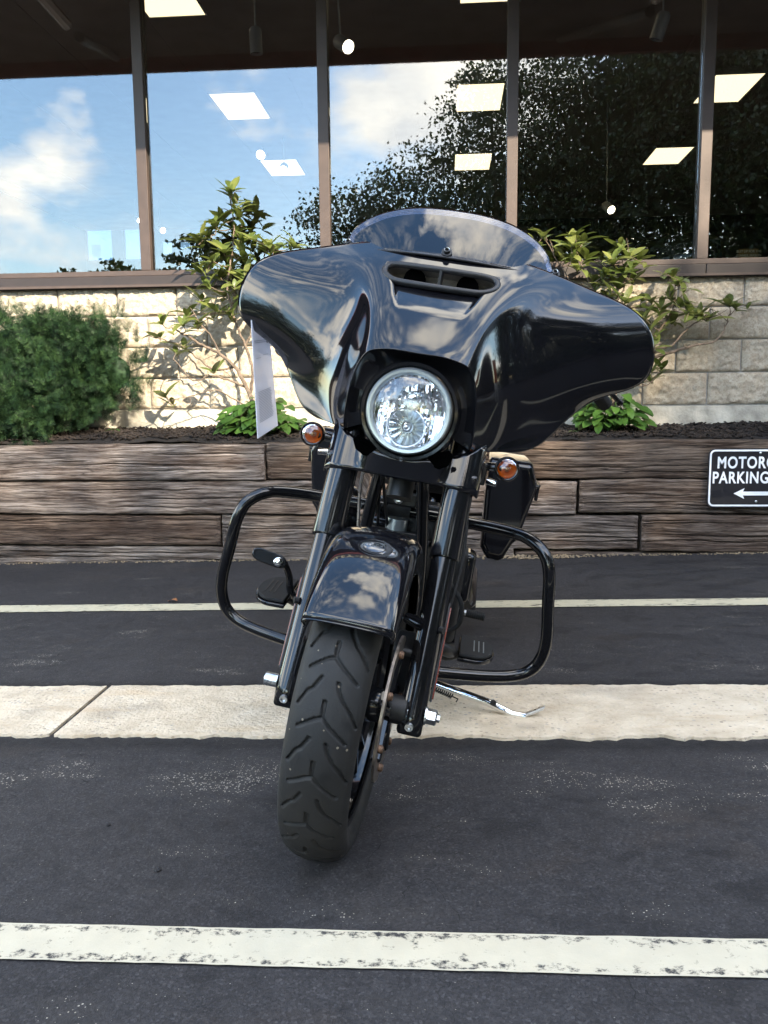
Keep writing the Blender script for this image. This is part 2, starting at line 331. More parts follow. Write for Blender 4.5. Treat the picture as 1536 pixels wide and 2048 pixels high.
M['sign_brown'] = simple('kraft_sign', (.30,.17,.06), .8)
M['seat'] = simple('black_leather', (.014,.013,.013), .55, bump=.2, bscale=120)
# ------------------------------------------------------------------ mesh writer
WL = {}
def tag(o, label=None, cat=None, group=None, kind=None):
    for k, v in (('label', label), ('category', cat), ('group', group), ('kind', kind)):
        if v: o[k] = v
    return o
def attach(o, parent):
    if parent is not None:
        o.parent = parent; o.matrix_parent_inverse = Matrix.Translation(-WL[parent.name])
def empty(name, loc, label=None, cat=None, group=None):
    o = bpy.data.objects.new(name, None); col.objects.link(o); o.location = loc; o.empty_display_size = .1
    WL[o.name] = Vector(loc); return tag(o, label, cat, group)
class MB:
    def __init__(s): s.v = []; s.f = []
    def add(s, v, f):
        k = len(s.v); s.v += [tuple(map(float, p)) for p in v]; s.f += [tuple(i+k for i in q) for q in f]; return s
    def box(s, lo, hi):
        (a,b,c),(d,e,f) = lo, hi
        return s.add([(a,b,c),(d,b,c),(d,e,c),(a,e,c),(a,b,f),(d,b,f),(d,e,f),(a,e,f)],
                     [(0,3,2,1),(4,5,6,7),(0,1,5,4),(1,2,6,5),(2,3,7,6),(3,0,4,7)])
    def obox(s, c, ax, ay, az):                                # centre and three half-axes
        c, ax, ay, az = map(np.array, (c, ax, ay, az))
        v = [c+i*ax+j*ay+k*az for k in (-1,1) for i, j in ((-1,-1),(1,-1),(1,1),(-1,1))]
        return s.add(v, [(0,3,2,1),(4,5,6,7),(0,1,5,4),(1,2,6,5),(2,3,7,6),(3,0,4,7)])
    def tube(s, path, r, seg=14, caps=True, smooth=0):
        P = [np.array(p, float) for p in path]
        if smooth: P = catmull(P, smooth)
        n = len(P); rr = r if hasattr(r, '__len__') else [r]*n
        if len(rr) != n: rr = np.interp(np.linspace(0,1,n), np.linspace(0,1,len(rr)), rr)
        T = [unit(P[min(i+1,n-1)]-P[max(i-1,0)]) for i in range(n)]
        a = np.array([0,0,1.]) if abs(T[0][2]) < .9 else np.array([1.,0,0])
        u = unit(np.cross(T[0], a)); vs = []; fs = []
        for i in range(n):
            u = unit(u-T[i]*np.dot(u, T[i])); w = np.cross(T[i], u)
            for k in range(seg):
                q = 2*math.pi*k/seg; vs.append(P[i]+rr[i]*(math.cos(q)*u+math.sin(q)*w))
        for i in range(n-1):
            for k in range(seg):
                k2 = (k+1) % seg; fs.append((i*seg+k, i*seg+k2, (i+1)*seg+k2, (i+1)*seg+k))
        if caps: fs += [tuple(range(seg))[::-1], tuple((n-1)*seg+k for k in range(seg))]
        return s.add(vs, fs)
    def lathe(s, prof, o, axis, seg=32, cap=True, up=None):     # prof: (radius, distance along axis)
        o = np.array(o, float); ax = unit(np.array(axis, float))
        a = np.array(up if up is not None else ([0,0,1.] if abs(ax[2]) < .9 else [1.,0,0]))
        u = unit(np.cross(a, ax)); w = np.cross(ax, u); vs = []; fs = []; n = len(prof)
        for r, t in prof:
            for k in range(seg):
                q = 2*math.pi*k/seg; vs.append(o+ax*t+r*(math.cos(q)*u+math.sin(q)*w))
        for i in range(n-1):
            for k in range(seg):
                k2 = (k+1) % seg; fs.append((i*seg+k, i*seg+k2, (i+1)*seg+k2, (i+1)*seg+k))
        if cap:
            if prof[0][0] > 1e-6: fs.append(tuple(range(seg))[::-1])
            if prof[-1][0] > 1e-6: fs.append(tuple((n-1)*seg+k for k in range(seg)))
        return s.add(vs, fs)
    def grid(s, pts, closed_u=False):                           # pts[row][col]
        nr, nc = len(pts), len(pts[0]); fs = []
        for i in range(nr-1):
            for j in range(nc if closed_u else nc-1):
                j2 = (j+1) % nc; fs.append((i*nc+j, i*nc+j2, (i+1)*nc+j2, (i+1)*nc+j))
        return s.add([p for r in pts for p in r], fs)
    def prism(s, poly, d):                                      # poly: 3D outline, d: extrusion vector
        n = len(poly); d = np.array(d)
        return s.add([np.array(p) for p in poly]+[np.array(p)+d for p in poly],
                     [tuple(range(n)), tuple(range(2*n-1, n-1, -1))]+[(i, i+n, (i+1) % n+n, (i+1) % n) for i in range(n)])
    def xf(s, fn): s.v = [tuple(map(float, fn(np.array(p)))) for p in s.v]; return s
    def mesh(s, name, smooth=True, ang=38):
        me = bpy.data.meshes.new(name); me.from_pydata(s.v, [], s.f); me.validate(); me.update()
        if smooth:
            me.polygons.foreach_set('use_smooth', [True]*len(me.polygons)); me.set_sharp_from_angle(angle=R_(ang))
        return me
    def build(s, name, mat, parent=None, smooth=True, ang=38, bevel=0, fix=True):
        me = s.mesh(name, smooth, ang)
        if fix:
            import bmesh
            bm = bmesh.new(); bm.from_mesh(me); bmesh.ops.recalc_face_normals(bm, faces=bm.faces); bm.to_mesh(me); bm.free()
            if smooth: me.set_sharp_from_angle(angle=R_(ang))
        o = bpy.data.objects.new(name, me); col.objects.link(o); me.materials.append(mat)
        if parent is not None: attach(o, parent); WL[o.name] = WL[parent.name].copy(); WL[o.name] = Vector((0,0,0))
        else: WL[o.name] = Vector((0,0,0))
        if bevel:
            b = o.modifiers.new('bevel', 'BEVEL'); b.width = bevel; b.segments = 3; b.limit_method = 'ANGLE'; b.angle_limit = R_(40); b.harden_normals = False
        return o
def unit(v): return v/(np.linalg.norm(v)+1e-12)
def catmull(P, k):
    P = [np.array(p, float) for p in P]; Q = [2*P[0]-P[1]]+P+[2*P[-1]-P[-2]]; o = []
    for i in range(1, len(Q)-2):
        for t in np.linspace(0, 1, k, endpoint=False):
            a, b, c, d = Q[i-1:i+3]
            o.append(.5*(2*b+(c-a)*t+(2*a-5*b+4*c-d)*t*t+(3*b-a-3*c+d)*t**3))
    return o+[P[-1]]
def spline_eval(Y, x):                                          # natural cubic spline through Y[i] at i, evaluated at x (last axes kept)
    Y = np.array(Y, float); n = len(Y); A = np.zeros((n, n)); B = np.zeros_like(Y)
    A[0,0] = A[-1,-1] = 1
    for i in range(1, n-1):
        A[i,i-1] = A[i,i+1] = 1; A[i,i] = 4; B[i] = 6*(Y[i+1]-2*Y[i]+Y[i-1])
    Mm = np.linalg.solve(A, B.reshape(n, -1)).reshape(Y.shape)
    i = np.clip(np.floor(x).astype(int), 0, n-2); t = (x-i).reshape(-1, *([1]*(Y.ndim-1))); u = 1-t
    return u*Y[i]+t*Y[i+1]+((u**3-u)*Mm[i]+(t**3-t)*Mm[i+1])/6
def text_mesh(body, size, bold=0.0, extrude=0.001, align='LEFT', spacing=1.0):
    c = bpy.data.curves.new('txt', 'FONT'); c.body = body; c.size = size; c.extrude = extrude; c.offset = bold
    c.align_x = align; c.space_character = spacing
    o = bpy.data.objects.new('txt', c); col.objects.link(o)
    me = bpy.data.meshes.new_from_object(o.evaluated_get(bpy.context.evaluated_depsgraph_get()))
    bpy.data.objects.remove(o); return me
def place_mesh(name, me, mat, mw, parent=None):
    o = bpy.data.objects.new(name, me); col.objects.link(o)
    if not me.materials: me.materials.append(mat)
    attach(o, parent); o.matrix_basis = mw; WL[o.name] = Vector((0,0,0)); return o

def m_paper():
    g = G('paper_sheet'); g.b.inputs['Base Color'].default_value = (.80,.81,.86,1); g.rough(.25); g.b.inputs['Coat Weight'].default_value = .4
    tr = g.n('ShaderNodeBsdfTranslucent', {'Color': (.85,.85,.92,1)}); ms = g.n('ShaderNodeMixShader', {0: .45, 1: g.b.outputs[0], 2: tr.outputs[0]})
    g.L.new(ms.outputs[0], g.t.nodes['Material Output'].inputs['Surface']); return g.m
M['paper'] = m_paper()
M['pure_black'] = simple('deep_black', (.001,.001,.001), 1.0, spec=0)
M['back_glass'] = m_glass('sky_dimming_glass', (.20,.26,.32), .0)
# ------------------------------------------------------------------ ground, strip, painted lines
def ground():
    xs = [-400,-120,-40,-15,-7,-3.5,-1.5,0,1.5,3.5,7,15,40,120,400]; ys = [-400,-120,-40,-15,-6,-2,0,2,4,6,9,25,60,150,400]
    o = MB().grid([[(x, y, gz(x)) for x in xs] for y in ys]).build('ground', M['asphalt'], fix=False)
    return tag(o, 'dark sealed asphalt of the parking lot', 'ground', kind='structure')
ground()
def strip_mesh(xs, y0, y1, j0, j1, z, seed, th=.0):
    rnd = random.Random(seed); a = []; b = []
    n0 = n1 = 0.0
    for x in xs:
        n0 = n0*.75+rnd.uniform(-1,1)*j0; n1 = n1*.75+rnd.uniform(-1,1)*j1
        a.append((x, y0+n0, gz(x)+z)); b.append((x, y1+n1, gz(x)+z))
    return a, b
def paint_line(name, mat, label, y0, y1, x0, x1, j, seed):
    xs = np.arange(x0, x1, .02); a, b = strip_mesh(xs, y0, y1, j, j, .004, seed)
    o = MB().grid([a, b]).build(name, mat, smooth=False, fix=False)
    uv = o.data.uv_layers.new(name='UVMap'); n = len(xs)
    for l in o.data.loops: uv.data[l.index].uv = ((l.vertex_index % n)/n, l.vertex_index//n)
    return tag(o, label, 'road marking', kind='structure')
paint_line('near_parking_line', M['line_near'], 'broad worn white painted line across the foreground asphalt', 1.238, 1.336, -3, 3, .0008, 1)
paint_line('far_parking_line', M['line_far'], 'thin cream painted line between timbers and concrete strip', 3.640, 3.770, -5.5, 5.5, .0022, 2)
cs = bpy.data.objects.new('concrete_strip', None); col.objects.link(cs); WL['concrete_strip'] = Vector((0,0,0)); tag(cs, 'pale weathered concrete strip let into the asphalt under the motorcycle', 'pavement', kind='structure')
jx = onG(157, 1428)[0]
for k, (x0, x1) in enumerate(((-5, jx-.008), (jx+.008, 5))):
    xs = np.arange(x0, x1, .012) if k == 0 else np.append(np.arange(x0, x1, .012), x1)
    if k == 0: xs = np.append(xs, x1)
    a, b = strip_mesh(xs, 2.185, 2.600, .0070, .0045, .008, 5+k)
    lo = [(p[0], p[1]-.004, p[2]-.02) for p in a]; hi = [(p[0], p[1]+.004, p[2]-.02) for p in b]
    rows = [lo, a, b, hi]
    mb = MB().grid(rows); mb.f += [tuple(r*len(xs) for r in range(4)), tuple(r*len(xs)+len(xs)-1 for r in range(4))]
    s = mb.build('slab', M['concrete'], cs, smooth=False)
# ------------------------------------------------------------------ timber retaining wall
tw = empty('timber_retaining_wall', (-.4, 4.95, gz(-.4)), 'low retaining wall of stacked weathered brown railway timbers', 'retaining wall')
TY = 4.88
def timber(x0, x1, z0, z1, y, depth, tint, seed):
    sd = seed*7.31; n = max(8, int((x1-x0)/.030)); r = .012; h_ = z1-z0; rows = []
    sec0 = []                                                       # (y, z, front weight) round the section
    nf = 48
    for k in range(nf+1): t = k/nf; sec0.append((0.0, r+(h_-2*r)*t, 1.0))                     # front, bottom to top
    for q in (30, 60): sec0.append((r-r*math.cos(R_(q)), h_-r+r*math.sin(R_(q)), .7))
    for t in np.linspace(0, 1, 5): sec0.append((r+(depth-2*r)*t, h_, .35))
    sec0 += [(depth, h_-r, 0), (depth, r, 0), (depth-r, 0, 0), (r, 0, .35)]
    for q in (60, 30): sec0.append((r-r*math.cos(R_(q)), r-r*math.sin(R_(q)), .7))
    checks = [(random.Random(seed*31+i).uniform(.15, .85)*h_, random.Random(seed*37+i).uniform(x0, x1), random.Random(seed*41+i).uniform(.12, .6)) for i in range(int((x1-x0)*3.0)+1)]
    for i in range(n+1):
        x = x0+(x1-x0)*i/n; sec = []; e_ = min(1, min(i, n-i)/1.0)
        top = mnoise.noise((x*1.7+sd, 5.2, 1.1))*.010+mnoise.noise((x*11+sd, 5.0, 4.4))*.0045; bot = mnoise.noise((x*1.9+sd, .2, 1.1))*.007+mnoise.noise((x*16+sd, 1.0, 4.4))*.0045
        for k, (yy, zz, w) in enumerate(sec0):
            t = zz/h_; d = mnoise.noise((x*1.1+sd, zz*9, 3.1))*.008+mnoise.noise((x*1.8+sd, zz*75, 7.7))*.0028+mnoise.noise((x*4+sd, zz*210, 2.7))*.0034
            g_ = 0.0
            for cz, cx, cl in checks:
                u = (x-cx)/cl
                if abs(u) < 1:
                    line = cz+mnoise.noise((x*3+sd, cz*50, 0))*.012; g_ = max(g_, max(0, 1-abs(zz-line)/.0050)*(1-u*u))
            sec.append((x+(mnoise.noise((zz*18, yy*18, sd))*.008 if e_ == 0 else 0), y+yy+w*(d+.017*g_)+(.007 if e_ == 0 and w > .5 else 0), z0+zz+top*t+bot*(1-t)))
        rows.append(sec)
    mb = MB().grid(rows, closed_u=True); m = len(sec0)
    mb.f += [tuple(range(m)), tuple(n*m+k for k in range(m))[::-1]]
    o = mb.build('timber', M['wood'], tw, ang=70); o.color = (*tint, 1); return o
def tx(px, py): return onY(px, py, TY)[0]
Z1, Z2, Z3 = onY(0, 1091, TY)[2], onY(0, 1029, TY)[2], onY(0, 961, TY)[2]
ZT = onY(0, 892, TY)[2]
timber(-4.6, tx(531,925)-.006, Z3, ZT, TY-.012, .17, (1.45,1.40,1.38), 11)
timber(tx(531,925)+.006, 3.6, Z3+.004, ZT+.012, TY+.012, .17, (0.78,0.68,0.60), 12)
timber(-4.4, tx(1155,1000)-.007, Z2+.003, Z3-.008, TY+.0, .17, (1.36,1.28,1.23), 13)
timber(tx(1157,1000)+.008, 4.2, Z2+.012, Z3-.002, TY+.014, .17, (1.18,1.08,1.00), 14)
timber(-4.5, tx(441,1060)-.004, Z1+.004, Z2-.006, TY+.014, .17, (0.86,0.70,0.59), 15)
timber(tx(441,1060)+.004, tx(1280,1065)-.008, Z1-.01, Z2-.004, TY+.02, .17, (1.22,1.16,1.12), 16)
timber(tx(1281,1065)+.009, 4.0, Z1-.02, Z2+.002, TY+.006, .17, (1.02,0.93,0.86), 17)
timber(-4.7, .4, -.14, Z1-.006, TY+.006, .19, (1.22,1.17,1.12), 18)
timber(.41, 3.9, -.10, Z1-.03, TY+.024, .17, (0.70,0.62,0.56), 19)
# soil and bark in the bed behind the timbers
SOIL_Z = .712
def soil_h(x, y):
    return SOIL_Z+.055*((y-5.06)/.45)+.020*mnoise.noise((x*2.1, y*3, 0))+.012*mnoise.noise((x*9, y*9, 2))-(.02 if y < 5.05 else 0)
xs = np.arange(-4.4, 3.6, .05); ys = np.arange(5.03, 5.53, .04)
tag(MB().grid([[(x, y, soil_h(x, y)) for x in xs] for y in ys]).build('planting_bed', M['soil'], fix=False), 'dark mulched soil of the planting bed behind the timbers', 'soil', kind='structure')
def scatter_mesh(n, fn, seed):
    rnd = random.Random(seed); mb = MB()
    for _ in range(n): fn(mb, rnd)
    return mb
def chip(mb, rnd):
    x, y = rnd.uniform(-3.4, 2.6), rnd.uniform(5.045, 5.48); z = soil_h(x, y)+.006
    a, b = rnd.uniform(0, 6.3), rnd.uniform(-.5, .5); l, w = rnd.uniform(.008, .03), rnd.uniform(.003, .008)
    u = np.array([math.cos(a)*math.cos(b), math.sin(a)*math.cos(b), math.sin(b)]); v = unit(np.cross(u, [rnd.uniform(-.4,.4), rnd.uniform(-.4,.4), 1])); t = np.cross(u, v)
    mb.obox((x, y, z), u*l, v*w, t*w*.5)
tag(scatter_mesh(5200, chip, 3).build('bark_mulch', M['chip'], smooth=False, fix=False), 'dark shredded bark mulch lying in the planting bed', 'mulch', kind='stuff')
def pebble(mb, rnd):
    x = rnd.uniform(-3.2, 2.4); near = math.exp(-((x-.45)/.35)**2)
    if rnd.random() > .45+.5*near: return
    y = TY-rnd.random()**1.6*(.05+.06*near)+.01; r = rnd.uniform(.003, .008)*(1+.4*near); z = gz(x)+r*.5
    v = [(x+r*rnd.uniform(.7,1.3)*c[0], y+r*rnd.uniform(.7,1.3)*c[1], z+r*rnd.uniform(.6,1)*c[2]) for c in ((1,0,0),(0,1,0),(-1,0,0),(0,-1,0),(0,0,1),(0,0,-1))]
    mb.add(v, [(0,1,4),(1,2,4),(2,3,4),(3,0,4),(1,0,5),(2,1,5),(3,2,5),(0,3,5)])
tag(scatter_mesh(2000, pebble, 4).build('gravel_edge', M['gravel'], smooth=False, fix=False), 'tan gravel along the foot of the timbers', 'gravel', kind='stuff')
# ------------------------------------------------------------------ building
WY = 5.5
bd = empty('shop_building', (0, WY, SOIL_Z), 'shop front with cream split-face blocks under brown framed windows', 'building')
wall = MB()
wall.box((-6.2, WY+.012, .4), (4.6, WY+.2, 1.70))
wall = wall.build('wall', M['mortar'], bd, smooth=False)
zs = [onY(200, y, WY)[2] for y in (819, 758, 696, 634)]
zrow = [zs[0], zs[1], zs[2], zs[3], 1.700]
# block meshes: rough split faces, shared between alike blocks
def block_mesh(w, hgt, seed):
    nx, nz = 34, 18; rows = []; sd = seed*5.17
    for j in range(nz+1):
        r = []
        for i in range(nx+1):
            x = w*(i/nx-.5); z = hgt*(j/nz-.5); e = min(i, nx-i, (j)*1.2, (nz-j)*1.2)
            d = 0 if e == 0 else min(1, e/1.3)*(.012+.010*mnoise.noise((x*11+sd, z*15, 1))+.010*mnoise.noise((x*34+sd, z*42, 4))+.009*mnoise.noise((x*85+sd, z*95, 9)))
            r.append((x, -max(d, 0), z))
        rows.append(r)
    mb = MB().grid(rows); n = len(mb.v); hw, hh = w/2, hgt/2
    mb.add([(-hw,.03,-hh),(hw,.03,-hh),(hw,.03,hh),(-hw,.03,hh)], [])
    edge = {0: [i for i in range(nx+1)], 1: [nz*(nx+1)+i for i in range(nx+1)], 2: [j*(nx+1) for j in range(nz+1)], 3: [j*(nx+1)+nx for j in range(nz+1)]}
    mb.f += [tuple(edge[0]+[n+1, n]), tuple(edge[1][::-1]+[n+3, n+2]), tuple(edge[2][::-1]+[n, n+3]), tuple(edge[3]+[n+2, n+1])]
    me = mb.mesh('block', True, 60); me.materials.append(M['block']); return me
BW = .398
jA = onY(117, 620, WY)[0]; jB = onY(306, 790, WY)[0]              # a vertical joint in rows 1 and 4
pitch = (onY(1488, 590, WY)[0]-jA)/round((onY(1488, 590, WY)[0]-jA)/.405)
cache = {}
for r in range(4):
    z0, z1 = zrow[r], zrow[r+1]; hh = z1-z0-.010
    j0 = jA+(pitch/2 if r in (0, 2) else 0)
    k0 = math.floor((-3.9-j0)/pitch)
    for k in range(k0, k0+17):
        x = j0+(k+.5)*pitch; key = (round(hh, 3), (k*3+r*5) % 5)
        if x > 2.9: break
        if key not in cache: cache[key] = block_mesh(pitch-.011, hh, len(cache)+1)
        o = place_mesh('block', cache[key], M['block'], Matrix.Translation((x, WY-.002, (z0+z1)/2)), wall)
mbf = MB(); fx = np.arange(-6, 4.6, .06)
rows = [[(x, WY-.016+.005*mnoise.noise((x*4, z*9, 3)), z) for x in fx] for z in (.45, .60, .70, .78, .84, zs[0]-.012)]
rows.append([(x, WY+.02, zs[0]-.006) for x in fx])
mbf.grid(rows); mbf.build('foundation', M['foundation'], wall)
# sill: two folded bronze courses, set proud of the wall
sx0, sx1 = -6.2, 4.6
zsB, zsM, zsT = 1.700, 1.772, 1.800
MB().box((sx0, WY-.060, zsB), (1.610, WY+.06, zsM-.006)).build('window_sill', M['frame_dark'], bd, bevel=.004)
MB().box((1.613, WY-.060, zsB), (sx1, WY+.06, zsM-.006)).build('window_sill', M['frame_dark'], bd, bevel=.004)
MB().box((sx0, WY-.067, zsB-.008), (sx1, WY-.0605, zsB+.010)).build('sill_lip', M['frame'], bd, bevel=.002)
MB().box((sx0, WY-.050, zsM-.005), (sx1, WY+.055, zsT)).build('window_rail', M['frame'], bd, bevel=.003)
HEAD = 3.72
mx_ = [-4.355, -3.165, -1.975, -.785, .405, 1.589, 2.777, 3.965]
for x in mx_:
    mb = MB().box((x-.034, WY-.045, zsT+.001), (x+.034, WY+.055, HEAD))
    mb.build('mullion', M['frame'], bd, bevel=.003)
for a, b in zip(mx_[:-1], mx_[1:]):
    MB().box((a+.0345, WY-.004, zsT+.001), (b-.0345, WY+.004, HEAD)).build('window_pane', M['glass'], bd, smooth=False)
MB().box((sx0, WY-.05, HEAD+.001), (sx1, WY+.06, HEAD+.09)).build('window_head', M['frame'], bd, bevel=.003)
# overhanging soffit with fascia and shop lettering above the view (seen mirrored in the glass and the paint)
SO_Y = WY-1.73; SO_Z = 3.73
MB().box((-8, SO_Y, SO_Z+.10), (7, WY+.3, SO_Z+.22)).build('soffit', M['soffit'], bd, smooth=False)
MB().box((-8, SO_Y-.05, SO_Z-.01), (7, SO_Y-.001, SO_Z+.16)).build('fascia', M['fascia'], bd, smooth=False)
for x in (-4.0, -2.75, .9, 4.2):
    MB().tube([(x, SO_Y+.12, SO_Z+.06), (x+.35, WY-.08, SO_Z-.42)], .035, 8).build('soffit_brace', M['soffit'], bd)
MB().box((-2.3, SO_Y-.04, SO_Z+.245), (2.5, SO_Y+.04, SO_Z+.80)).build('sign_board', M['sign_black'], bd, smooth=False)
sgn = place_mesh('lettering', text_mesh('HARLEY-DAVIDSON', .46, .010, .01, 'CENTER', 1.15), M['letter'], Matrix.Translation((0.1, SO_Y-.055, SO_Z+.36)) @ Matrix.Rotation(math.pi/2, 4, 'X'), bd)
MB().box((-8, SO_Y+.04, SO_Z+.245), (7, WY+9, SO_Z+.35)).build('roof', M['soffit'], bd, smooth=False) if False else None
MB().box((-8, WY+.02, HEAD+.095), (7, WY+.28, 6.2)).build('upper_wall', M['mortar'], bd, smooth=False)
# shop room behind the glass
RX0, RX1, RY1, RZ0, RZ1 = -8.5, 9.5, 19.5, .55, 5.0
MB().box((RX0, WY+.30, RZ1), (RX1, RY1, RZ1+.1)).build('ceiling', M['ceiling'], bd, smooth=False)
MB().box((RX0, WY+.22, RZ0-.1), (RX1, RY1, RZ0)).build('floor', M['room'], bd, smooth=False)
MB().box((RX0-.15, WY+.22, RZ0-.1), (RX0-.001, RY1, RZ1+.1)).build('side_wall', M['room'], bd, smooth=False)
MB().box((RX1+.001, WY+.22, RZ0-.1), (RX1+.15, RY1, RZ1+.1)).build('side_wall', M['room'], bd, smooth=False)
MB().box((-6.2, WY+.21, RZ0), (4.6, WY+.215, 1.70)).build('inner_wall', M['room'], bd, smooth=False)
# far wall with the openings that show the sky on the other side
op = []
for (x0, y0, x1, y1) in ((134,408,150,440), (168,432,225,520), (245,455,288,518), (124,488,152,548), (322,482,344,508), (357,482,380,497), (178,488,196,510)):
    a = onY(x0, y0, RY1); b = onY(x1, y1, RY1); op.append((a[0], b[2], b[0], a[2]))
bxs = sorted({RX0, RX1, *[o[0] for o in op], *[o[2] for o in op]}); bzs = sorted({RZ0, RZ1, *[o[1] for o in op], *[o[3] for o in op]})
mb = MB()
for xa, xb in zip(bxs[:-1], bxs[1:]):
    run = None
    for za, zb in zip(bzs[:-1], bzs[1:]):
        xm, zm = (xa+xb)/2, (za+zb)/2
        if any(o[0] < xm < o[2] and o[1] < zm < o[3] for o in op):
            if run: mb.box((xa, RY1, run[0]), (xb, RY1+.15, run[1])); run = None
        else: run = (run[0], zb) if run else (za, zb)
    if run: mb.box((xa, RY1, run[0]), (xb, RY1+.15, run[1]))
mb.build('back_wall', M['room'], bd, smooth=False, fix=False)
for o_ in op: MB().box((o_[0]-.01, RY1+.16, o_[1]-.01), (o_[2]+.01, RY1+.17, o_[3]+.01)).build('dimming_pane', M['back_glass'], bd, smooth=False)  # dark panes added to dim the sky seen through the openings
# ceiling light panels
cl_names = {}
k = 0
rowsY = ((8.30, 9.12, 'nearest'), (11.32, 12.31, 'middle'), (14.34, 15.29, 'farthest')); colsX = ((-3.14, -2.54, 'left'), (.13, .73, 'centre'), (3.38, 3.98, 'right'))
for ry0, ry1, rn in rowsY:
    for cx0, cx1, cn in colsX:
        if rn == 'nearest' and cn == 'right': continue
        t = empty('ceiling_light', ((cx0+cx1)/2, (ry0+ry1)/2, RZ1), {'nearest': 'bright ceiling light panel cut by the top edge, %s window side' % cn, 'middle': 'large bright ceiling panel high in the %s column of panels' % cn, 'farthest': 'small far ceiling panel low in the %s column of panels' % cn}[rn], 'ceiling light', 'ceiling light panels inside the shop')
        fr = MB()
        for lo, hi in (((cx0-.02, ry0-.02), (cx1+.02, ry0)), ((cx0-.02, ry1), (cx1+.02, ry1+.02)), ((cx0-.02, ry0+.0005), (cx0, ry1-.0005)), ((cx1, ry0+.0005), (cx1+.02, ry1-.0005))):
            fr.box((lo[0], lo[1], RZ1-.014), (hi[0], hi[1], RZ1-.001))
        fr.build('frame', M['white_metal'], t, smooth=False, fix=False)
        MB().box((cx0+.001, ry0+.001, RZ1-.010), (cx1-.001, ry1-.001, RZ1-.002)).build('diffuser', M['panel'], t, smooth=False)
# ceiling grid bars
for x in np.arange(-8, 9.3, 1.2): MB().box((x-.012, WY+.4, RZ1-.006), (x+.012, RY1, RZ1-.001)).build('ceiling_bar', M['ceiling'], bd, smooth=False)
# track spotlights
def spot(px, py, Y, lab, lit, aim, r=.055, L=.19, stem=.4):
    c = onY(px, py, Y); aim = unit(np.array(aim, float)); back = c-aim*L
    t = empty('spotlight', tuple(back+np.array([0,0,stem])), lab, 'spotlight', 'track spotlights inside the shop')
    MB().tube([back+np.array([0,0,min(stem, RZ1-back[2]-.001)]), back+aim*L*.25], .008, 8).build('stem', M['white_metal'], t)
    MB().lathe([(0,-.015), (r*.7,-.012), (r*.95,.01), (r,.04), (r,L), (r*.93,L), (r*.9,L-.02)], back, aim, 20, cap=False).build('housing', M['white_metal'], t)
    MB().lathe([(r*.9,L-.02), (r*.5,L-.012), (0,L-.010)], back, aim, 20, cap=False).build('lens', M['bulb'] if lit else M['black_satin'], t)
spot(697, 94, 7.6, 'lit white spotlight beside the second mullion from the left', True, (.5,-.62,-.5), .06, .20)
spot(513, 108, 7.6, 'unlit white cylinder spotlight above the large left ceiling panel', False, (0,.1,-1), .055, .2)
spot(1312, 80, 7.6, 'dim white spotlight high in the fourth window', False, (-.25,.2,-.9), .058, .2)
spot(521, 310, 13.5, 'glowing round spotlight left of the small left ceiling panel', True, (0,-.9,-.4), .075, .2, 1.2)
spot(567, 341, 13.0, 'hanging spotlight in front of the small left ceiling panel', True, (.1,-.85,-.5), .07, .22, 1.0)
spot(1223, 420, 12.0, 'lit pendant spotlight low in the fourth window', True, (.3,-.8,-.5), .06, .20, 1.35)
spot(326, 461, 16.5, 'tiny distant spotlight by the lower left window corner', True, (.6,-.7,-.4), .06, .2, 1.0)
spot(279, 441, 16.5, 'tiny distant spotlight beside the first mullion', True, (.6,-.7,-.4), .05, .2, 1.0)
# dark luggage trunk with chrome rails displayed inside the fourth window
def yq(px, py): return onY(px, py, 6.6)
tp = empty('display_motorcycle_trunk', tuple(onY(1370, 600, 6.6)), 'black motorcycle luggage trunk with chrome rack rails inside the fourth window', 'trunk')
out2 = [(1255,560),(1262,530),(1290,505),(1340,490),(1400,478),(1440,480),(1450,560)]
MB().prism([yq(*p) for p in out2], (0,.5,0)).build('case', M['black_gloss'], tp, ang=25)
for q0 in ([(1268,500),(1275,490),(1300,483),(1345,474),(1385,466)], [(1278,492),(1288,481),(1320,474),(1333,470),(1345,476),(1352,481)], [(1293,480),(1296,487)], [(1362,481),(1382,475)]):
    MB().tube([yq(*p)-np.array([0,.02,0]) for p in q0], .006, 8, smooth=4).build('rack_rail', M['chrome'], tp)
for q0 in ([(1275,533),(1300,523),(1338,513),(1338,522),(1300,531)], [(1348,512),(1387,507),(1387,512),(1348,520)]):
    MB().prism([yq(*p)-np.array([0,.012,0]) for p in q0], (0,.01,0)).build('lid_sky_reflection', simple('blue_reflection_gloss', (.10,.14,.18), .15, 0, .6), tp, smooth=False)  # blue-grey slips standing in for sky reflected on the trunk
ss = empty('counter_sign', tuple(onY(1497, 522, 8.5)), 'small brown kraft sign with pale lettering at the right window corner', 'sign')
a, b = onY(1479, 498, 8.5), onY(1516, 520, 8.5)
MB().box((a[0], 8.5, b[2]), (b[0], 8.52, a[2])).build('board', M['sign_brown'], ss, smooth=False)
for i, tl in enumerate(('SUIT UP FOR THE', 'SUMMER SEASON')):
    place_mesh('lettering', text_mesh(tl, .030, .0006, .001, 'CENTER'), M['letter'], Matrix.Translation(((a[0]+b[0])/2, 8.498, a[2]-.034-.038*i)) @ Matrix.Rotation(math.pi/2, 4, 'X'), ss)
MB().tube([((a[0]+b[0])/2, 8.53, b[2]+.03), ((a[0]+b[0])/2, 8.53, RZ0)], .012, 8).build('post', M['black_satin'], ss)
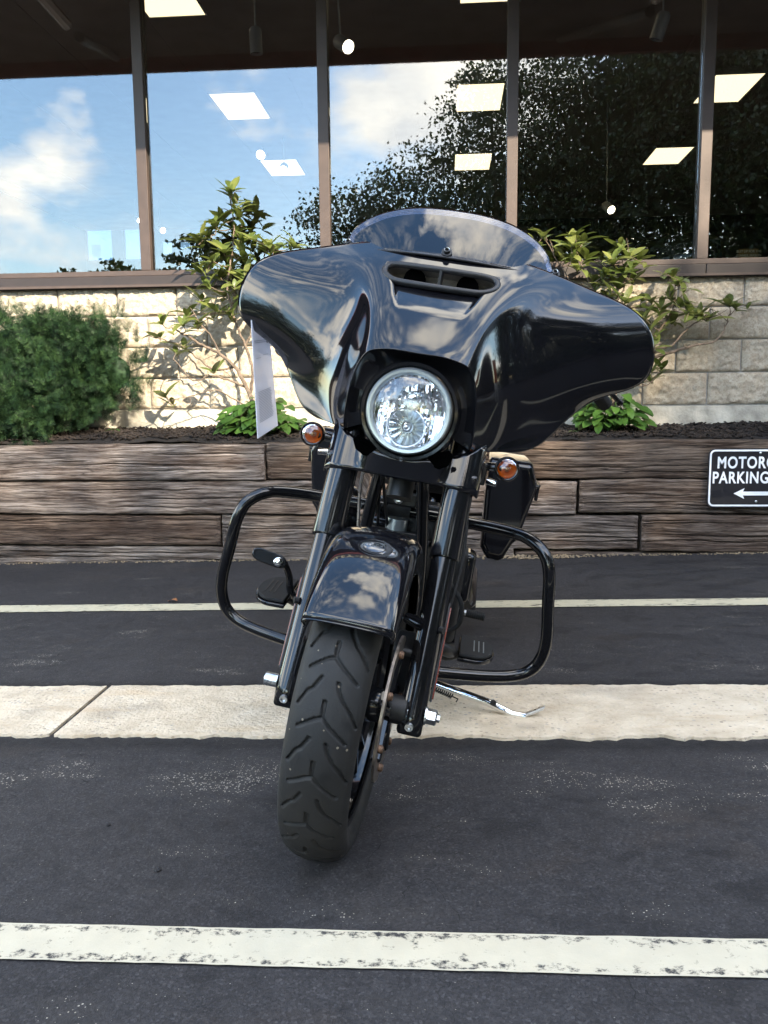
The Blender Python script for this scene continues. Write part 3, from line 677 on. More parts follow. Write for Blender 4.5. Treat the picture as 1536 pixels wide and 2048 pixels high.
# ------------------------------------------------------------------ parking sign on the timbers
sY = TY-.020
s0, s1 = onY(1418, 897, sY), onY(1415, 1015, sY)
SW, SH = .60, s0[2]-s1[2]
sg = empty('parking_sign', (s0[0]+SW/2, sY, s1[2]), 'black motorcycle parking sign with white border and arrow on the timbers', 'sign')
def rrect(x0, z0, x1, z1, r, y, n=6):
    p = []
    for cx, cz, a0 in ((x1-r, z1-r, 0), (x0+r, z1-r, 90), (x0+r, z0+r, 180), (x1-r, z0+r, 270)):
        for k in range(n+1): a = R_(a0+90*k/n); p.append((cx+r*math.cos(a), y, cz+r*math.sin(a)))
    return p
X0, ZB = s0[0], s1[2]
MB().prism(rrect(X0, ZB, X0+SW, ZB+SH, .035, sY), (0,.004,0)).build('panel', M['sign_black'], sg, smooth=False)
ro = rrect(X0+.007, ZB+.007, X0+SW-.007, ZB+SH-.007, .030, sY-.001); ri = rrect(X0+.017, ZB+.017, X0+SW-.017, ZB+SH-.017, .021, sY-.001)
n = len(ro); mb = MB().add(ro+ri, [(i, (i+1) % n, (i+1) % n+n, i+n) for i in range(n)]); mb.build('border', M['sign_white'], sg, smooth=False)
def px_len(npx): return npx*sY/F_PX
zl1 = onY(1437, 936, sY)[2]; zl2 = onY(1437, 966, sY)[2]; zar = onY(1467, 987, sY)[2]
cxs = X0+SW/2
for body, z, w in (('MOTORCYCLE', zl1, .497), ('PARKING ONLY', zl2, .545)):
    me = text_mesh(body, .092, .0022, .0006, 'CENTER', 1.12)
    vx = np.array([v.co.x for v in me.vertices]); vy = np.array([v.co.y for v in me.vertices])
    sxx = w/(vx.max()-vx.min()); hz = .069/(vy.max()-vy.min())
    place_mesh('lettering', me, M['sign_white'], Matrix.Translation((cxs-(vx.max()+vx.min())/2*sxx, sY-.0015, z)) @ Matrix.Rotation(math.pi/2, 4, 'X') @ Matrix.Diagonal((sxx, hz, 1, 1)), sg)
ax = onY(1467, 987, sY)[0]; aw = (cxs-ax)*2
MB().prism([(ax, sY-.002, zar), (ax+.060, sY-.002, zar+.031), (ax+.052, sY-.002, zar+.011), (ax+aw, sY-.002, zar+.011), (ax+aw, sY-.002, zar-.011), (ax+.052, sY-.002, zar-.011), (ax+.060, sY-.002, zar-.031)], (0,.0012,0)).build('arrow', M['sign_white'], sg, smooth=False)
for q in ((1521, 906), (1512, 1003)):
    p = onY(q[0], q[1], sY); MB().lathe([(.007,0), (.007,.004), (.004,.006), (0,.006)], (p[0], sY, p[2]), (0,-1,0), 12).build('bolt', M['zinc'], sg)
# ------------------------------------------------------------------ motorcycle
S_O = np.array([-.1995, 1.640, .3115]); S_R = rz(R_(-4.764)) @ ry(R_(10.12))     # steered front end, origin at the front axle
B_O = np.array([-.212, 1.640, .3115]); B_R = rz(R_(-2.5)) @ ry(R_(9.8))           # frame, origin at the front axle
def SL(p): return S_O+S_R @ np.array(p, float)
def BL(p): return B_O+B_R @ np.array(p, float)
mc = empty('motorcycle', tuple(SL((0,0,-.319))), 'black touring motorcycle with batwing fairing leaning on its kickstand', 'motorcycle')
def part(mb, name, mat, frame=None, parent=None, **k):
    if frame is not None: mb.xf(frame)
    return mb.build(name, mat, parent if parent is not None else mc, **k)
# --- front wheel
RW, TW = .319, .068
def tyre_mesh(Rw, half, crown, na, ns, groove=True):
    # profile: lateral arc from bead to bead
    ctrl = [(-.046, Rw-.080), (-.060, Rw-.066), (-.068, Rw-.048), (-.0675, Rw-.034), (-.058, Rw-.0185), (-.040, Rw-.0075), (-.020, Rw-.0018), (0, Rw)]
    ctrl = [(x*half/.068, r) for x, r in ctrl]
    ctrl = ctrl+[(-x, r) for x, r in ctrl[-2::-1]]
    P = np.array(catmull([np.array([x, r, 0]) for x, r in ctrl], 12))[:, :2]
    d = np.concatenate([[0], np.cumsum(np.hypot(*np.diff(P, axis=0).T))]); s = np.linspace(0, d[-1], ns)
    X = np.interp(s, d, P[:,0]); Rr = np.interp(s, d, P[:,1]); arc = s-d[-1]/2
    nx = np.gradient(Rr, s); nr = -np.gradient(X, s); 
    th = np.linspace(0, 2*math.pi, na, endpoint=False)
    depth = np.zeros((na, ns))
    if groove:
        pitch = R_(19.2); npit = round(2*math.pi/pitch); pitch = 2*math.pi/npit
        lines = [[(-.0014,-.027),(0,0)], [(0,0),(-.012,.004),(-.043,.023)], [(0,0),(.014,.014),(.047,.039)],
                 [(-.016,.038),(-.0275,.0585),(-.037,.065),(-.052,.090)], [(.015,.044),(.019,.058),(.030,.075),(.046,.091),(.062,.114)]]
        wid = [.0025, .0021, .0021, .0020, .0022]
        t0 = R_(33.6)
        for u in range(npit):
            tc_ = t0-u*pitch                              # angle of the junction; +t runs down the front (decreasing angle)
            dt = ((tc_-th+math.pi) % (2*math.pi)-math.pi)*Rw
            sel = np.where((dt > -.05) & (dt < .14))[0]
            if len(sel) == 0: continue
            A, Bq = np.meshgrid(arc, dt[sel])
            for ln, w in zip(lines, wid):
                for (s0, q0), (s1, q1) in zip(ln[:-1], ln[1:]):
                    L2 = (s1-s0)**2+(q1-q0)**2; k = np.clip(((A-s0)*(s1-s0)+(Bq-q0)*(q1-q0))/L2, 0, 1)
                    dd = np.hypot(A-s0-k*(s1-s0), Bq-q0-k*(q1-q0))
                    depth[sel] = np.maximum(depth[sel], np.clip((w+.0012-dd)/.0012, 0, 1)*.0052)
    Xv = X[None,:]-depth*0; Rv = Rr[None,:]-depth
    vs = np.stack([np.broadcast_to(Xv, (na, ns)), -Rv*np.cos(th)[:,None], Rv*np.sin(th)[:,None]], -1).reshape(-1, 3)
    idx = np.arange(na*ns).reshape(na, ns); nxt = np.roll(idx, -1, 0)
    F = np.stack([idx[:,:-1], idx[:,1:], nxt[:,1:], nxt[:,:-1]], -1).reshape(-1, 4)
    return vs, F
def fast_obj(name, vs, F, mat, parent, ang=50):
    me = bpy.data.meshes.new(name); me.vertices.add(len(vs)); me.vertices.foreach_set('co', np.asarray(vs, dtype=np.float32).ravel())
    me.loops.add(F.size); me.loops.foreach_set('vertex_index', F.ravel().astype(np.int32)); me.polygons.add(len(F))
    me.polygons.foreach_set('loop_start', np.arange(0, F.size, F.shape[1], dtype=np.int32)); me.update(calc_edges=True); me.validate()
    me.polygons.foreach_set('use_smooth', [True]*len(me.polygons)); me.set_sharp_from_angle(angle=R_(ang))
    o = bpy.data.objects.new(name, me); col.objects.link(o); me.materials.append(mat); attach(o, parent); WL[o.name] = Vector((0,0,0)); return o
fw = empty('front_wheel', tuple(SL((0,0,0)))); attach(fw, mc)
vs, F = tyre_mesh(RW, .0650, 0, 900, 110)
fast_obj('tyre', vs @ S_R.T+S_O, F[:, ::-1], M['tyre'], fw, 60)
def rim_parts(fr, parent, Rr, w):
    part(MB().lathe([(Rr-.085,-w*.72), (Rr-.070,-w*.76), (Rr-.068,-w*.66), (Rr-.086,-w*.58), (Rr-.098,-w*.2), (Rr-.098,w*.2), (Rr-.086,w*.58), (Rr-.068,w*.66), (Rr-.070,w*.76), (Rr-.085,w*.72)], (0,0,0), (1,0,0), 96, cap=False), 'rim', M['black_gloss'], fr, parent, ang=30)
    part(MB().lathe([(.02,-.07), (.034,-.066), (.040,-.03), (.036,0), (.040,.03), (.034,.066), (.02,.07)], (0,0,0), (1,0,0), 32), 'hub', M['black_gloss'], fr, parent)
    for k in range(5):
        for dlt in (-.14, .14):
            a = 2*math.pi*k/5+.35; a1 = a+dlt; a2 = a+dlt*1.05
            p = [(.0, -.036*math.cos(a), .036*math.sin(a)), (.012, -.12*math.cos(a1*.5+a*.5), .12*math.sin(a1*.5+a*.5)), (.018, -(Rr-.094)*math.cos(a2), (Rr-.094)*math.sin(a2))]
            part(MB().tube(p, [.013,.010,.012], 8, smooth=5), 'spoke', M['black_gloss'], fr, parent)
rim_parts(SL, fw, RW, .068)
for sx in (1, -1):
    x = .083*sx
    mb = MB(); seg = 96
    mb.lathe([(.150,x-.0026), (.150,x+.0026), (.112,x+.0026), (.112,x-.0026), (.150,x-.0026)], (0,0,0), (1,0,0), seg, cap=False)
    dsk = part(mb, 'brake_disc', M['rotor'], SL, fw, ang=30)
    mb = MB()
    for k in range(5):
        a = 2*math.pi*k/5+.55; c, s = math.cos(a), math.sin(a)
        mb.tube([(x-.004*sx, -.035*c, .035*s), (x-.002*sx, -.118*c, .118*s)], .011, 8)
    part(mb, 'disc_carrier', M['black_gloss'], SL, fw)
    for k in range(7):
        a = 2*math.pi*k/7+.55
        part(MB().lathe([(.0085,0), (.0085,.006), (.006,.009), (0,.009)], (x+.003*sx, -.121*math.cos(a), .121*math.sin(a)), (sx,0,0), 10), 'disc_bolt', M['rust'], SL, fw)
part(MB().tube([(-.150,0,0), (.150,0,0)], .011, 14), 'axle', M['zinc'], SL, fw)
# axle ends
part(MB().lathe([(.0145,0), (.0145,.026), (.013,.028), (.007,.028), (.007,.012), (0,.012)], (-.158,0,.004), (-1,0,0), 20, cap=False), 'axle_end', M['zinc'], SL)
part(MB().lathe([(.019,0), (.019,.004)], (.158,0,0), (1,0,0), 24), 'axle_washer', M['zinc'], SL)
nt_ = MB().lathe([(.0165,0), (.0165,.018), (.013,.021), (.009,.021), (.009,.027), (0,.027)], (.162,0,0), (1,0,0), 6, cap=False)
part(nt_, 'axle_nut', M['zinc'], SL, ang=20)
part(MB().lathe([(.030,0), (.030,.030), (.026,.034)], (.088,0,0), (1,0,0), 24), 'axle_spacer', M['black_satin'], SL)
part(MB().lathe([(.026,0), (.026,.008)], (.1225,0,0), (1,0,0), 24), 'axle_collar', M['zinc'], SL)
# --- fork legs
FX, RK = .132, .46
def fk(s, z, dy=0): return np.array([s*FX, RK*z+dy, z])
for s in (-1, 1):
    fl = part(MB().tube([fk(s,-.030), fk(s,-.022), fk(s,-.005), fk(s,.10), fk(s,.335)], [.020,.026,.0275,.0275,.0270], 28), 'fork_lower', M['black_gloss'], SL, ang=45)
    part(MB().tube([fk(s,.300), fk(s,.302), fk(s,.62)], [.0325,.0335,.0335], 28), 'fork_cover', M['black_gloss'], SL, ang=45)
    # mounting bosses of caliper and fender, pinch bolt
    part(MB().obox(fk(s,-.005)+np.array([0,.012,-.016]), (.026,0,0), (0,.030,.004), (0,0,.020)), 'axle_clamp', M['black_gloss'], SL, bevel=.008)
    part(MB().lathe([(.0085,0),(.0085,.007),(.0055,.007),(.0055,.003),(0,.003)], fk(s,-.016)+np.array([0,-.026,0]), (0,-1,-.2), 16, cap=False), 'pinch_bolt', M['zinc'], SL)
    part(MB().tube([fk(s,.168)+np.array([-s*.012,-.015,0]), fk(s,.172)+np.array([-s*.055,.0,.002])], [.017,.011], 14), 'fender_mount', M['black_gloss'], SL)
    part(MB().lathe([(.008,0),(.008,.010),(0,.010)], fk(s,.168)+np.array([s*.022,-.020,0]), (s,-.5,0), 8), 'mount_bolt', M['black_satin'], SL)
    # side reflector plate
    cc = fk(s,.115)+np.array([s*.0305,.020,0]); upv = unit(np.array([0,RK,1.]))
    rp = part(MB().obox(cc, np.array([.0025,0,0]), np.array([0,.013,-.006]), upv*.105), 'reflector_plate', M['black_satin'], SL, bevel=.002)
    part(MB().obox(cc+np.array([s*.0035,-.003,0]), np.array([.002,0,0]), np.array([0,.005,-.0025]), upv*.098), 'side_reflector', M['orange_refl'], SL, bevel=.0015)
    # caliper behind the leg
    part(MB().obox(fk(s,.055)+np.array([-s*.040,.085,.01]), (.030,0,0), (0,.034,.016), (0,-.026,.058)), 'brake_caliper', M['black_satin'], SL, bevel=.012)
    part(MB().tube([fk(s,.09)+np.array([s*.005,.085,.0]), fk(s,.2)+np.array([s*.03,.07,0]), fk(s,.33)+np.array([s*.035,.06,0]), fk(s,.5)+np.array([s*.01,.05,0])], .0045, 8, smooth=6), 'brake_hose', M['black_matte'], SL)
# --- front fender
fr_rows = []
prof = []                                                         # (x, radius) across, left skirt to right skirt
hwid, rc = .084, .356
half = [(hwid-.002, rc-.075), (hwid, rc-.050), (hwid-.0005, rc-.032), (hwid-.006, rc-.018), (hwid-.018, rc-.0085), (hwid-.038, rc-.0035), (hwid-.062, rc-.0008), (0, rc)]
prof = [(-x, r) for x, r in half]+half[-2::-1]
pf = np.array(catmull([np.array([x, r, 0]) for x, r in prof], 5))[:, :2]
for a in np.linspace(41.5, 205, 70):
    q = R_(a); off = .009*max(0, 1-(a-41.5)/50); row = []
    ease = min(1, (a-41.5)/16); e2 = min(1, (205-a)/20)
    for x, r in pf:
        drop = (rc-r); sk = drop*(1 if drop < .034 else 1)
        rr = rc-sk*(.50+.50*min(ease, e2))+.0005
        row.append((x*(1-.05*(1-ease))+off, -rr*math.cos(q), rr*math.sin(q)))
    fr_rows.append(row)
fender = part(MB().grid(fr_rows), 'front_fender', M['black_paint'], SL, ang=60, fix=False)
sm = fender.modifiers.new('thick', 'SOLIDIFY'); sm.thickness = .004; sm.offset = 1
# rolled bead along the front lip
part(MB().tube([fr_rows[0][i] for i in range(2, len(pf)-2)], .0028, 8), 'fender_lip', M['black_paint'], SL, fender)
# round badge on the crown
bq = R_(74); bc = np.array([.012, -rc*math.cos(bq), rc*math.sin(bq)]); bn = np.array([.0, -math.cos(bq), math.sin(bq)])
badge = part(MB().lathe([(.034,-.004), (.034,.002), (.0325,.0035), (.031,.0025), (.021,.003), (.0205,.0042), (.019,.0032), (0,.0036)], bc, bn, 40, cap=False), 'fender_badge', M['black_satin'], SL, fender)
part(MB().lathe([(.0328,.0028), (.0324,.0036), (.0320,.0028)], bc, bn, 40, cap=False), 'badge_ring', M['mesh'], SL, fender)
part(MB().lathe([(.0208,.0036), (.0204,.0044), (.0200,.0036)], bc, bn, 40, cap=False), 'badge_ring', M['mesh'], SL, fender)
# --- outer fairing: polar sheet from the headlamp opening out to the wing edge
COLS = [
 [(0,.135,.722),(0,.150,.742),(0,.205,.805),(0,.268,.870),(0,.330,.930),(0,.388,.985)],
 [(.052,.137,.722),(.055,.153,.743),(.062,.208,.806),(.075,.271,.870),(.088,.334,.929),(.100,.393,.982)],
 [(.092,.145,.716),(.098,.163,.742),(.116,.218,.806),(.145,.283,.866),(.180,.345,.922),(.215,.412,.970)],
 [(.108,.151,.708),(.116,.176,.742),(.138,.235,.800),(.180,.302,.853),(.255,.372,.902),(.330,.446,.948)],
 [(.117,.156,.697),(.127,.186,.735),(.152,.250,.785),(.210,.316,.828),(.320,.372,.868),(.430,.455,.922)],
 [(.126,.161,.678),(.140,.196,.708),(.172,.262,.748),(.245,.328,.788),(.372,.385,.828),(.494,.455,.878)],
 [(.133,.165,.652),(.150,.202,.672),(.186,.268,.702),(.268,.334,.740),(.392,.393,.775),(.520,.465,.812)],
 [(.138,.170,.622),(.156,.207,.634),(.193,.272,.655),(.268,.334,.688),(.374,.392,.722),(.497,.462,.748)],
 [(.140,.175,.594),(.157,.211,.599),(.190,.271,.613),(.246,.326,.638),(.324,.380,.666),(.408,.438,.698)],
 [(.141,.180,.570),(.156,.213,.571),(.183,.265,.577),(.222,.310,.590),(.278,.355,.606),(.343,.404,.636)],
 [(.141,.186,.551),(.153,.213,.550),(.174,.254,.552),(.202,.290,.557),(.243,.324,.564),(.290,.360,.570)],
 [(.139,.191,.539),(.148,.211,.537),(.163,.240,.537),(.182,.266,.538),(.208,.292,.541),(.236,.320,.545)]]
NCs, NRs = 15, 13
full = [[(-x, y, z) for x, y, z in c] for c in COLS[:0:-1]]+COLS
full = np.array(full)                                              # cols x rows x 3
uu = np.linspace(0, len(full)-1, (len(full)-1)*NCs+1); vv = np.linspace(0, 5, 5*NRs+1)
dense = spline_eval(full, uu)                                      # fine cols
dense = np.swapaxes(spline_eval(np.swapaxes(dense, 0, 1), vv), 0, 1)
for _ in range(60):                                                # fair the sheet, borders fixed
    d2 = dense.copy()
    d2[1:-1,1:-1] = .5*dense[1:-1,1:-1]+.125*(dense[:-2,1:-1]+dense[2:,1:-1]+dense[1:-1,:-2]+dense[1:-1,2:])
    dense = d2
# recessed scoop under the vent
SC0, SC1 = .805, .877
def smooth01(t): t = np.clip(t, 0, 1); return t*t*(3-2*t)
zz, xx = dense[...,2], np.abs(dense[...,0])
hwz = .074+.030*(zz-SC0)/(SC1-SC0); dep = .010*smooth01((zz-SC0)/(SC1-SC0))*(zz < SC1+.02)*smooth01((hwz-xx)/.006)
dense[...,1] += dep*.75; dense[...,2] -= dep*.65
nc_, nr_ = dense.shape[:2]
def vent_inside(x, z, grow=0.0):
    t = (z-.879)/(.922-.879); w = .100+.028*max(0, min(1, t*1.6))+grow
    return .879-grow < z < .922+grow and abs(x) < w
edge = dense[:, -1]; prev = dense[:, -4]
roll1 = edge+.35*(edge-prev)*.2+np.array([0,.016,0]); roll2 = edge*np.array([.985,1,1])+np.array([0,.055,0])
allrows = np.concatenate([dense, roll1[:,None], roll2[:,None]], 1); nr2 = allrows.shape[1]
fs = []
for i in range(nc_-1):
    for j in range(nr2-1):
        c = (allrows[i,j]+allrows[i+1,j+1])/2
        if j < nr_-1 and vent_inside(c[0], c[2]): continue
        fs.append((i*nr2+j, i*nr2+j+1, (i+1)*nr2+j+1, (i+1)*nr2+j))
fairing = part(MB().add(allrows.reshape(-1,3), fs), 'fairing', M['black_paint'], SL, ang=75, fix=False)
sm = fairing.modifiers.new('thick', 'SOLIDIFY'); sm.thickness = .0035; sm.offset = -1
# inner fairing closing the back
ringb = roll2+np.array([0,.01,0]); ctr = np.array([0,.46,.76]); rb2 = ringb*.6+ctr*.4+np.array([0,.03,0])
mb = MB().grid([[tuple(p) for p in ringb], [tuple(p) for p in rb2]]); n = len(mb.v); mb.v.append(tuple(ctr+np.array([0,.05,0])))
mb.f += [(nc_+i, nc_+i+1, n) for i in range(nc_-1)]
part(mb, 'inner_fairing', M['black_satin'], SL, fix=False)
flat = dense[:, ::1].reshape(-1, 3)
def on_fairing(x, z):
    k = np.argsort((flat[:,0]-x)**2+(flat[:,2]-z)**2)[:6]; return float(np.mean(flat[k,1]))
# vent bezel, duct and divider
vz0, vz1 = .8755, .9265
half_o = [(.0,.9235), (.05,.9235), (.100,.9230), (.121,.9190), (.1305,.9085), (.127,.8965), (.113,.8865), (.092,.8805), (.05,.8785), (.0,.8780)]
lo_ = [np.array([x, z, 0]) for x, z in half_o]; lo_ = lo_+[np.array([-p[0], p[1], 0]) for p in lo_[-2:0:-1]]
outl = [(p[0], p[1]) for p in catmull(lo_+[lo_[0]], 6)]
yo = [(on_fairing(x, z+.004)+on_fairing(x, z+.012)*0) for x, z in outl]
yo = np.array([.30+(z-.90)*1.02+.9*x*x for x, z in outl])-.004
ring = [np.array([x, y, z]) for (x, z), y in zip(outl, yo)]
vt = part(MB().tube(ring, .0075, 12, caps=False), 'vent_bezel', M['black_satin'], SL)
inner = [p+np.array([0,.012,-.003]) for p in ring]; deep = [np.array([p[0]*.93, p[1]+.055, .890+(p[2]-.90)*.9]) for p in ring]
mb = MB().grid([[tuple(p) for p in inner], [tuple(p) for p in deep]]); n = len(mb.v); mb.v.append((0,.375,.89)); m_ = len(ring)
mb.f += [(m_+i, m_+i+1, n) for i in range(m_-1)]
duct = part(mb, 'vent_duct', simple('grey_duct_plastic', (.20,.185,.165), .5, noise=.2, nscale=50), SL, vt)
for sx in (-.062, .062): part(MB().lathe([(.026,0), (.024,.01), (0,.01)], (sx,.338,.895), (0,-1,.2), 24), 'hole_shade_disc', M['pure_black'], SL, vt)  # black discs paint the shade of deep holes in the duct
part(MB().obox((.0,.318,.899), (.003,0,0), (0,.022,0), (0,0,.020)), 'vent_divider', M['black_satin'], SL, vt)
# windshield: short smoked screen with bolted strip
wrows = []
for t in np.linspace(0, 1, 22):
    row = []
    for u in np.linspace(-1, 1, 61):
        xb, yb, zb = .262*u, .352+.085*abs(u)**2.2, .953-.004*abs(u)**2
        tu = u; xt = .246*tu; zt = .983+.102*max(0, 1-abs(tu)**2.7)**.66; yt = .478+.030*tu*tu-(.06*abs(tu)**4)
        b_ = t*(1+.10*(1-t)*0)
        x = xb*(1-b_)+xt*b_; y = yb*(1-b_)+yt*b_; z = zb*(1-b_)+zt*b_
        kick = .002*math.sin(math.pi*t); row.append((x-.008*t, y-.006-kick*.8, z+.004+kick*.3))
    wrows.append(row)
ws = part(MB().grid(wrows), 'windshield', M['smoke'], SL, ang=60, fix=False)
sm = ws.modifiers.new('thick', 'SOLIDIFY'); sm.thickness = .002; sm.offset = 0
part(MB().tube([(.297*u, .345+.108*abs(u)**2.2, .956-.006*u*u) for u in np.linspace(-1, 1, 41)], .0028, 8), 'windshield_trim', M['black_satin'], SL, ws)
for xq in (-.252, 0, .252):
    u = xq/.28; yb = .352+.105*abs(u)**2.2; c = np.array([xq, yb-.001, .968])
    b_ = part(MB().lathe([(.0125,0), (.0125,.003), (.008,.0035), (.0075,.009), (.0055,.0105), (.004,.0105), (.004,.006), (0,.006)], c, (.25*xq/.25*.4,-.80,.55), 18, cap=False), 'windshield_screw', M['black_satin'], SL, ws)
    part(MB().lathe([(.0042,.0095), (.0060,.0112), (.0066,.0095)], c, (.25*xq/.25*.4,-.80,.55), 14, cap=False), 'screw_rim', M['zinc'], SL, ws)
# --- headlamp
HC = np.array([0, .150, .600]); HA = (0,-1,0)
hl = empty('headlamp', tuple(SL(HC))); attach(hl, mc)
part(MB().lathe([(.0785,-.004), (.0785,.004), (.083,.0105), (.0885,.011), (.0925,.006), (.0935,-.004), (.0935,-.03)], HC, HA, 72, cap=False), 'trim_ring', M['ring'], SL, hl, ang=50)
part(MB().lathe([(.0800,0), (.070,.0065), (.050,.011), (.025,.0135), (0,.0145)], HC, HA, 64, cap=False), 'lens', M['lens'], SL, hl)
# faceted reflector bowl
mb = MB(); rq = random.Random(5); cw, ch = .0062, .0105
for i in range(-13, 13):
    tilt = rq.uniform(-.28, .28)+(.30 if i % 2 else -.30); x0, x1 = i*cw, (i+1)*cw
    for j in range(-8, 8):
        z0_, z1_ = j*ch, (j+1)*ch; xm, zm = (x0+x1)/2, (z0_+z1_)/2; rad = math.hypot(xm, zm)
        if rad > .0815: continue
        t2 = rq.uniform(-.10, .10); yb_ = HC[1]+.006+.040*(1-(rad/.0815)**2)
        def yy_(x, z): return yb_-.95*(xm*(x-xm)+zm*(z-zm))/.0815*.55+tilt*(x-xm)+t2*(z-zm)
        mb.add([(x, yy_(x, z), HC[2]+z) for x, z in ((x0,z0_),(x1,z0_),(x1,z1_),(x0,z1_))], [(0,1,2,3)])
part(mb, 'reflector_bowl', M['reflector'], SL, hl, smooth=False, fix=False)
part(MB().lathe([(.0815,-.002), (.080,-.020), (.070,-.050), (0,-.060)], HC, HA, 48, cap=False), 'reflector_shell', M['reflector'], SL, hl)
lc = HC+np.array([0,0,-.034])
part(MB().lathe([(.0425,.004), (.0405,.006), (.039,.003), (.0385,-.004)], lc, HA, 44, cap=False), 'low_beam_ring', M['reflector'], SL, hl)
mb = MB()
for i, (r0, r1) in enumerate(zip(np.linspace(.038, .010, 7)[:-1], np.linspace(.038, .010, 7)[1:])):
    for k in range(30):
        def p2(r, k2): q = 2*math.pi*k2/30; return (lc[0]+r*math.cos(q), lc[1]+.034*(1-(r/.038)**2)+.002+.0025*((k2 % 2)*2-1)*(r/.038), lc[2]+r*math.sin(q))
        mb.add([p2(r0,k), p2(r0,k+1), p2(r1,k+1), p2(r1,k)], [(0,1,2,3)])
part(mb, 'low_beam_bowl', M['reflector'], SL, hl, smooth=False, fix=False)
part(MB().lathe([(.013,-.034), (.013,-.020), (.011,-.016), (.0105,-.019)], lc, HA, 24, cap=False), 'bulb_collar', M['ring'], SL, hl)
part(MB().lathe([(.0075,-.03), (.0075,-.006), (.005,-.001), (0,.0005)], lc, HA, 20, cap=False), 'bulb', M['zinc'], SL, hl)
part(MB().lathe([(.0155,-.03), (.0165,-.016), (.0135,-.004), (.007,.003), (0,.005)], HC+np.array([.003,0,.029]), HA, 28, cap=False), 'bulb_shield', M['reflector'], SL, hl)
# nacelle bowl between fairing and lamp
inn = dense[:, 0]
circ = []
for p in inn:
    q = math.atan2(p[2]-HC[2], p[0]); circ.append((HC[0]+.108*math.cos(q), HC[1]+.030, HC[2]+.108*math.sin(q)))
midr = [tuple((np.array(a)*.45+np.array(b)*.55)+np.array([0,.010,0])) for a, b in zip(inn, circ)]
part(MB().grid([[tuple(p) for p in inn], midr, circ]), 'headlamp_nacelle', M['black_gloss'], SL, ang=60, fix=False)
part(MB().lathe([(.0945,-.035), (.0945,-.012), (.0985,-.004), (.105,-.003), (.110,-.012), (.112,-.06)], HC, HA, 72, cap=False), 'headlamp_bucket', M['black_gloss'], SL, ang=50)
part(MB().lathe([(.0045,0), (.0045,.004), (0,.004)], HC+np.array([0,.008,-.1035]), (0,-1,-.3), 10), 'trim_screw', M['zinc'], SL)
# small orange-and-silver decals are reflections in the photo; the lower triple-tree cover
tc_rows = []
for t in np.linspace(0, 1, 9):
    row = []
    for u in np.linspace(-1, 1, 49):
        au = abs(u); x = .172*math.copysign(math.sin(min(1, au)*math.pi/2)**.9, u) if u else 0
        ztop = .497+.055*min(1, (au/.75))**1.6; zbot = .452-.018*au**3
        z = ztop*(1-t)+zbot*t
        yc = RK*z-.036; xs_ = abs(x)-FX
        wrap = .0 if xs_ < 0 else xs_**2*20
        mid_ = max(0, min(1, (.108-abs(x))/.03)); mid_ = mid_*mid_*(3-2*mid_)
        yv = (yc+wrap)*(1-mid_)+(.164-.10*(z-.475))*mid_+(.05 if au > .985 else 0)
        dent = .010*math.exp(-((abs(x)-.080)/.026)**2)*(1-.3*t)
        row.append((x, yv+dent, z))
    tc_rows.append(row)
tcv = part(MB().grid(tc_rows), 'fork_bridge_cover', M['black_paint'], SL, ang=60, fix=False)
sm = tcv.modifiers.new('thick', 'SOLIDIFY'); sm.thickness = .004; sm.offset = -1
for s in (-1, 1):
    pl = [(.052,.515), (.100,.532), (.112,.520), (.104,.500), (.085,.488), (.070,.490)]
    part(MB().prism([(s*x, .164-.10*(z-.475)+.010*math.exp(-((x-.080)/.026)**2)-.004, z) for x, z in pl], (0,.003,0)), 'cover_black_plate', M['pure_black'], SL, tcv, smooth=False)  # thin flat black plates laid on the cover
part(MB().box((-.17,.19,.455), (.17,.27,.485)), 'triple_clamp', M['black_gloss'], SL, bevel=.008)
part(MB().tube([(0,.235,.40), (0,.34,.72)], .030, 20), 'steering_stem', M['black_satin'], SL)
# --- turn signals
for s in (-1, 1):
    c = np.array([s*.2285, .262, .507]); ts = empty('turn_signal', tuple(SL(c))); attach(ts, mc)
    ax_ = (-.04*0, -1, .05)
    part(MB().lathe([(.0,-.05), (.012,-.048), (.022,-.036), (.0275,-.018), (.0285,.004), (.0265,.007), (.0245,.004)], c, ax_, 36, cap=False), 'housing', M['black_gloss'], SL, ts)
    part(MB().lathe([(.0250,.003), (.021,.0085), (.012,.0125), (0,.014)], c, ax_, 32, cap=False), 'lens', M['smoked_lens'], SL, ts)
    part(MB().lathe([(.0240,0), (.019,-.010), (.008,-.015), (0,-.015)], c, ax_, 24, cap=False), 'reflector', M['amber'], SL, ts)
    part(MB().lathe([(.006,-.014), (.0065,-.004), (.004,.002), (0,.003)], c, ax_, 14, cap=False), 'bulb', M['zinc'], SL, ts)
    part(MB().tube([c+np.array([-s*.012,.02,-.002]), c+np.array([-s*.045,.022,-.004]), c+np.array([-s*.062,.03,-.012])], [.011,.010,.013], 14), 'stalk', M['black_gloss'], SL, ts)
    part(MB().tube([c+np.array([-s*.040,.012,-.036]), c+np.array([-s*.018,.006,-.038])], [.008,.0075], 14), 'bolt', M['chrome'], SL, ts)
    part(MB().obox(c+np.array([-s*.050,.018,-.022]), (.006,0,0), (0,.010,0), (0,0,.026)), 'bracket', M['black_gloss'], SL, ts, bevel=.003)
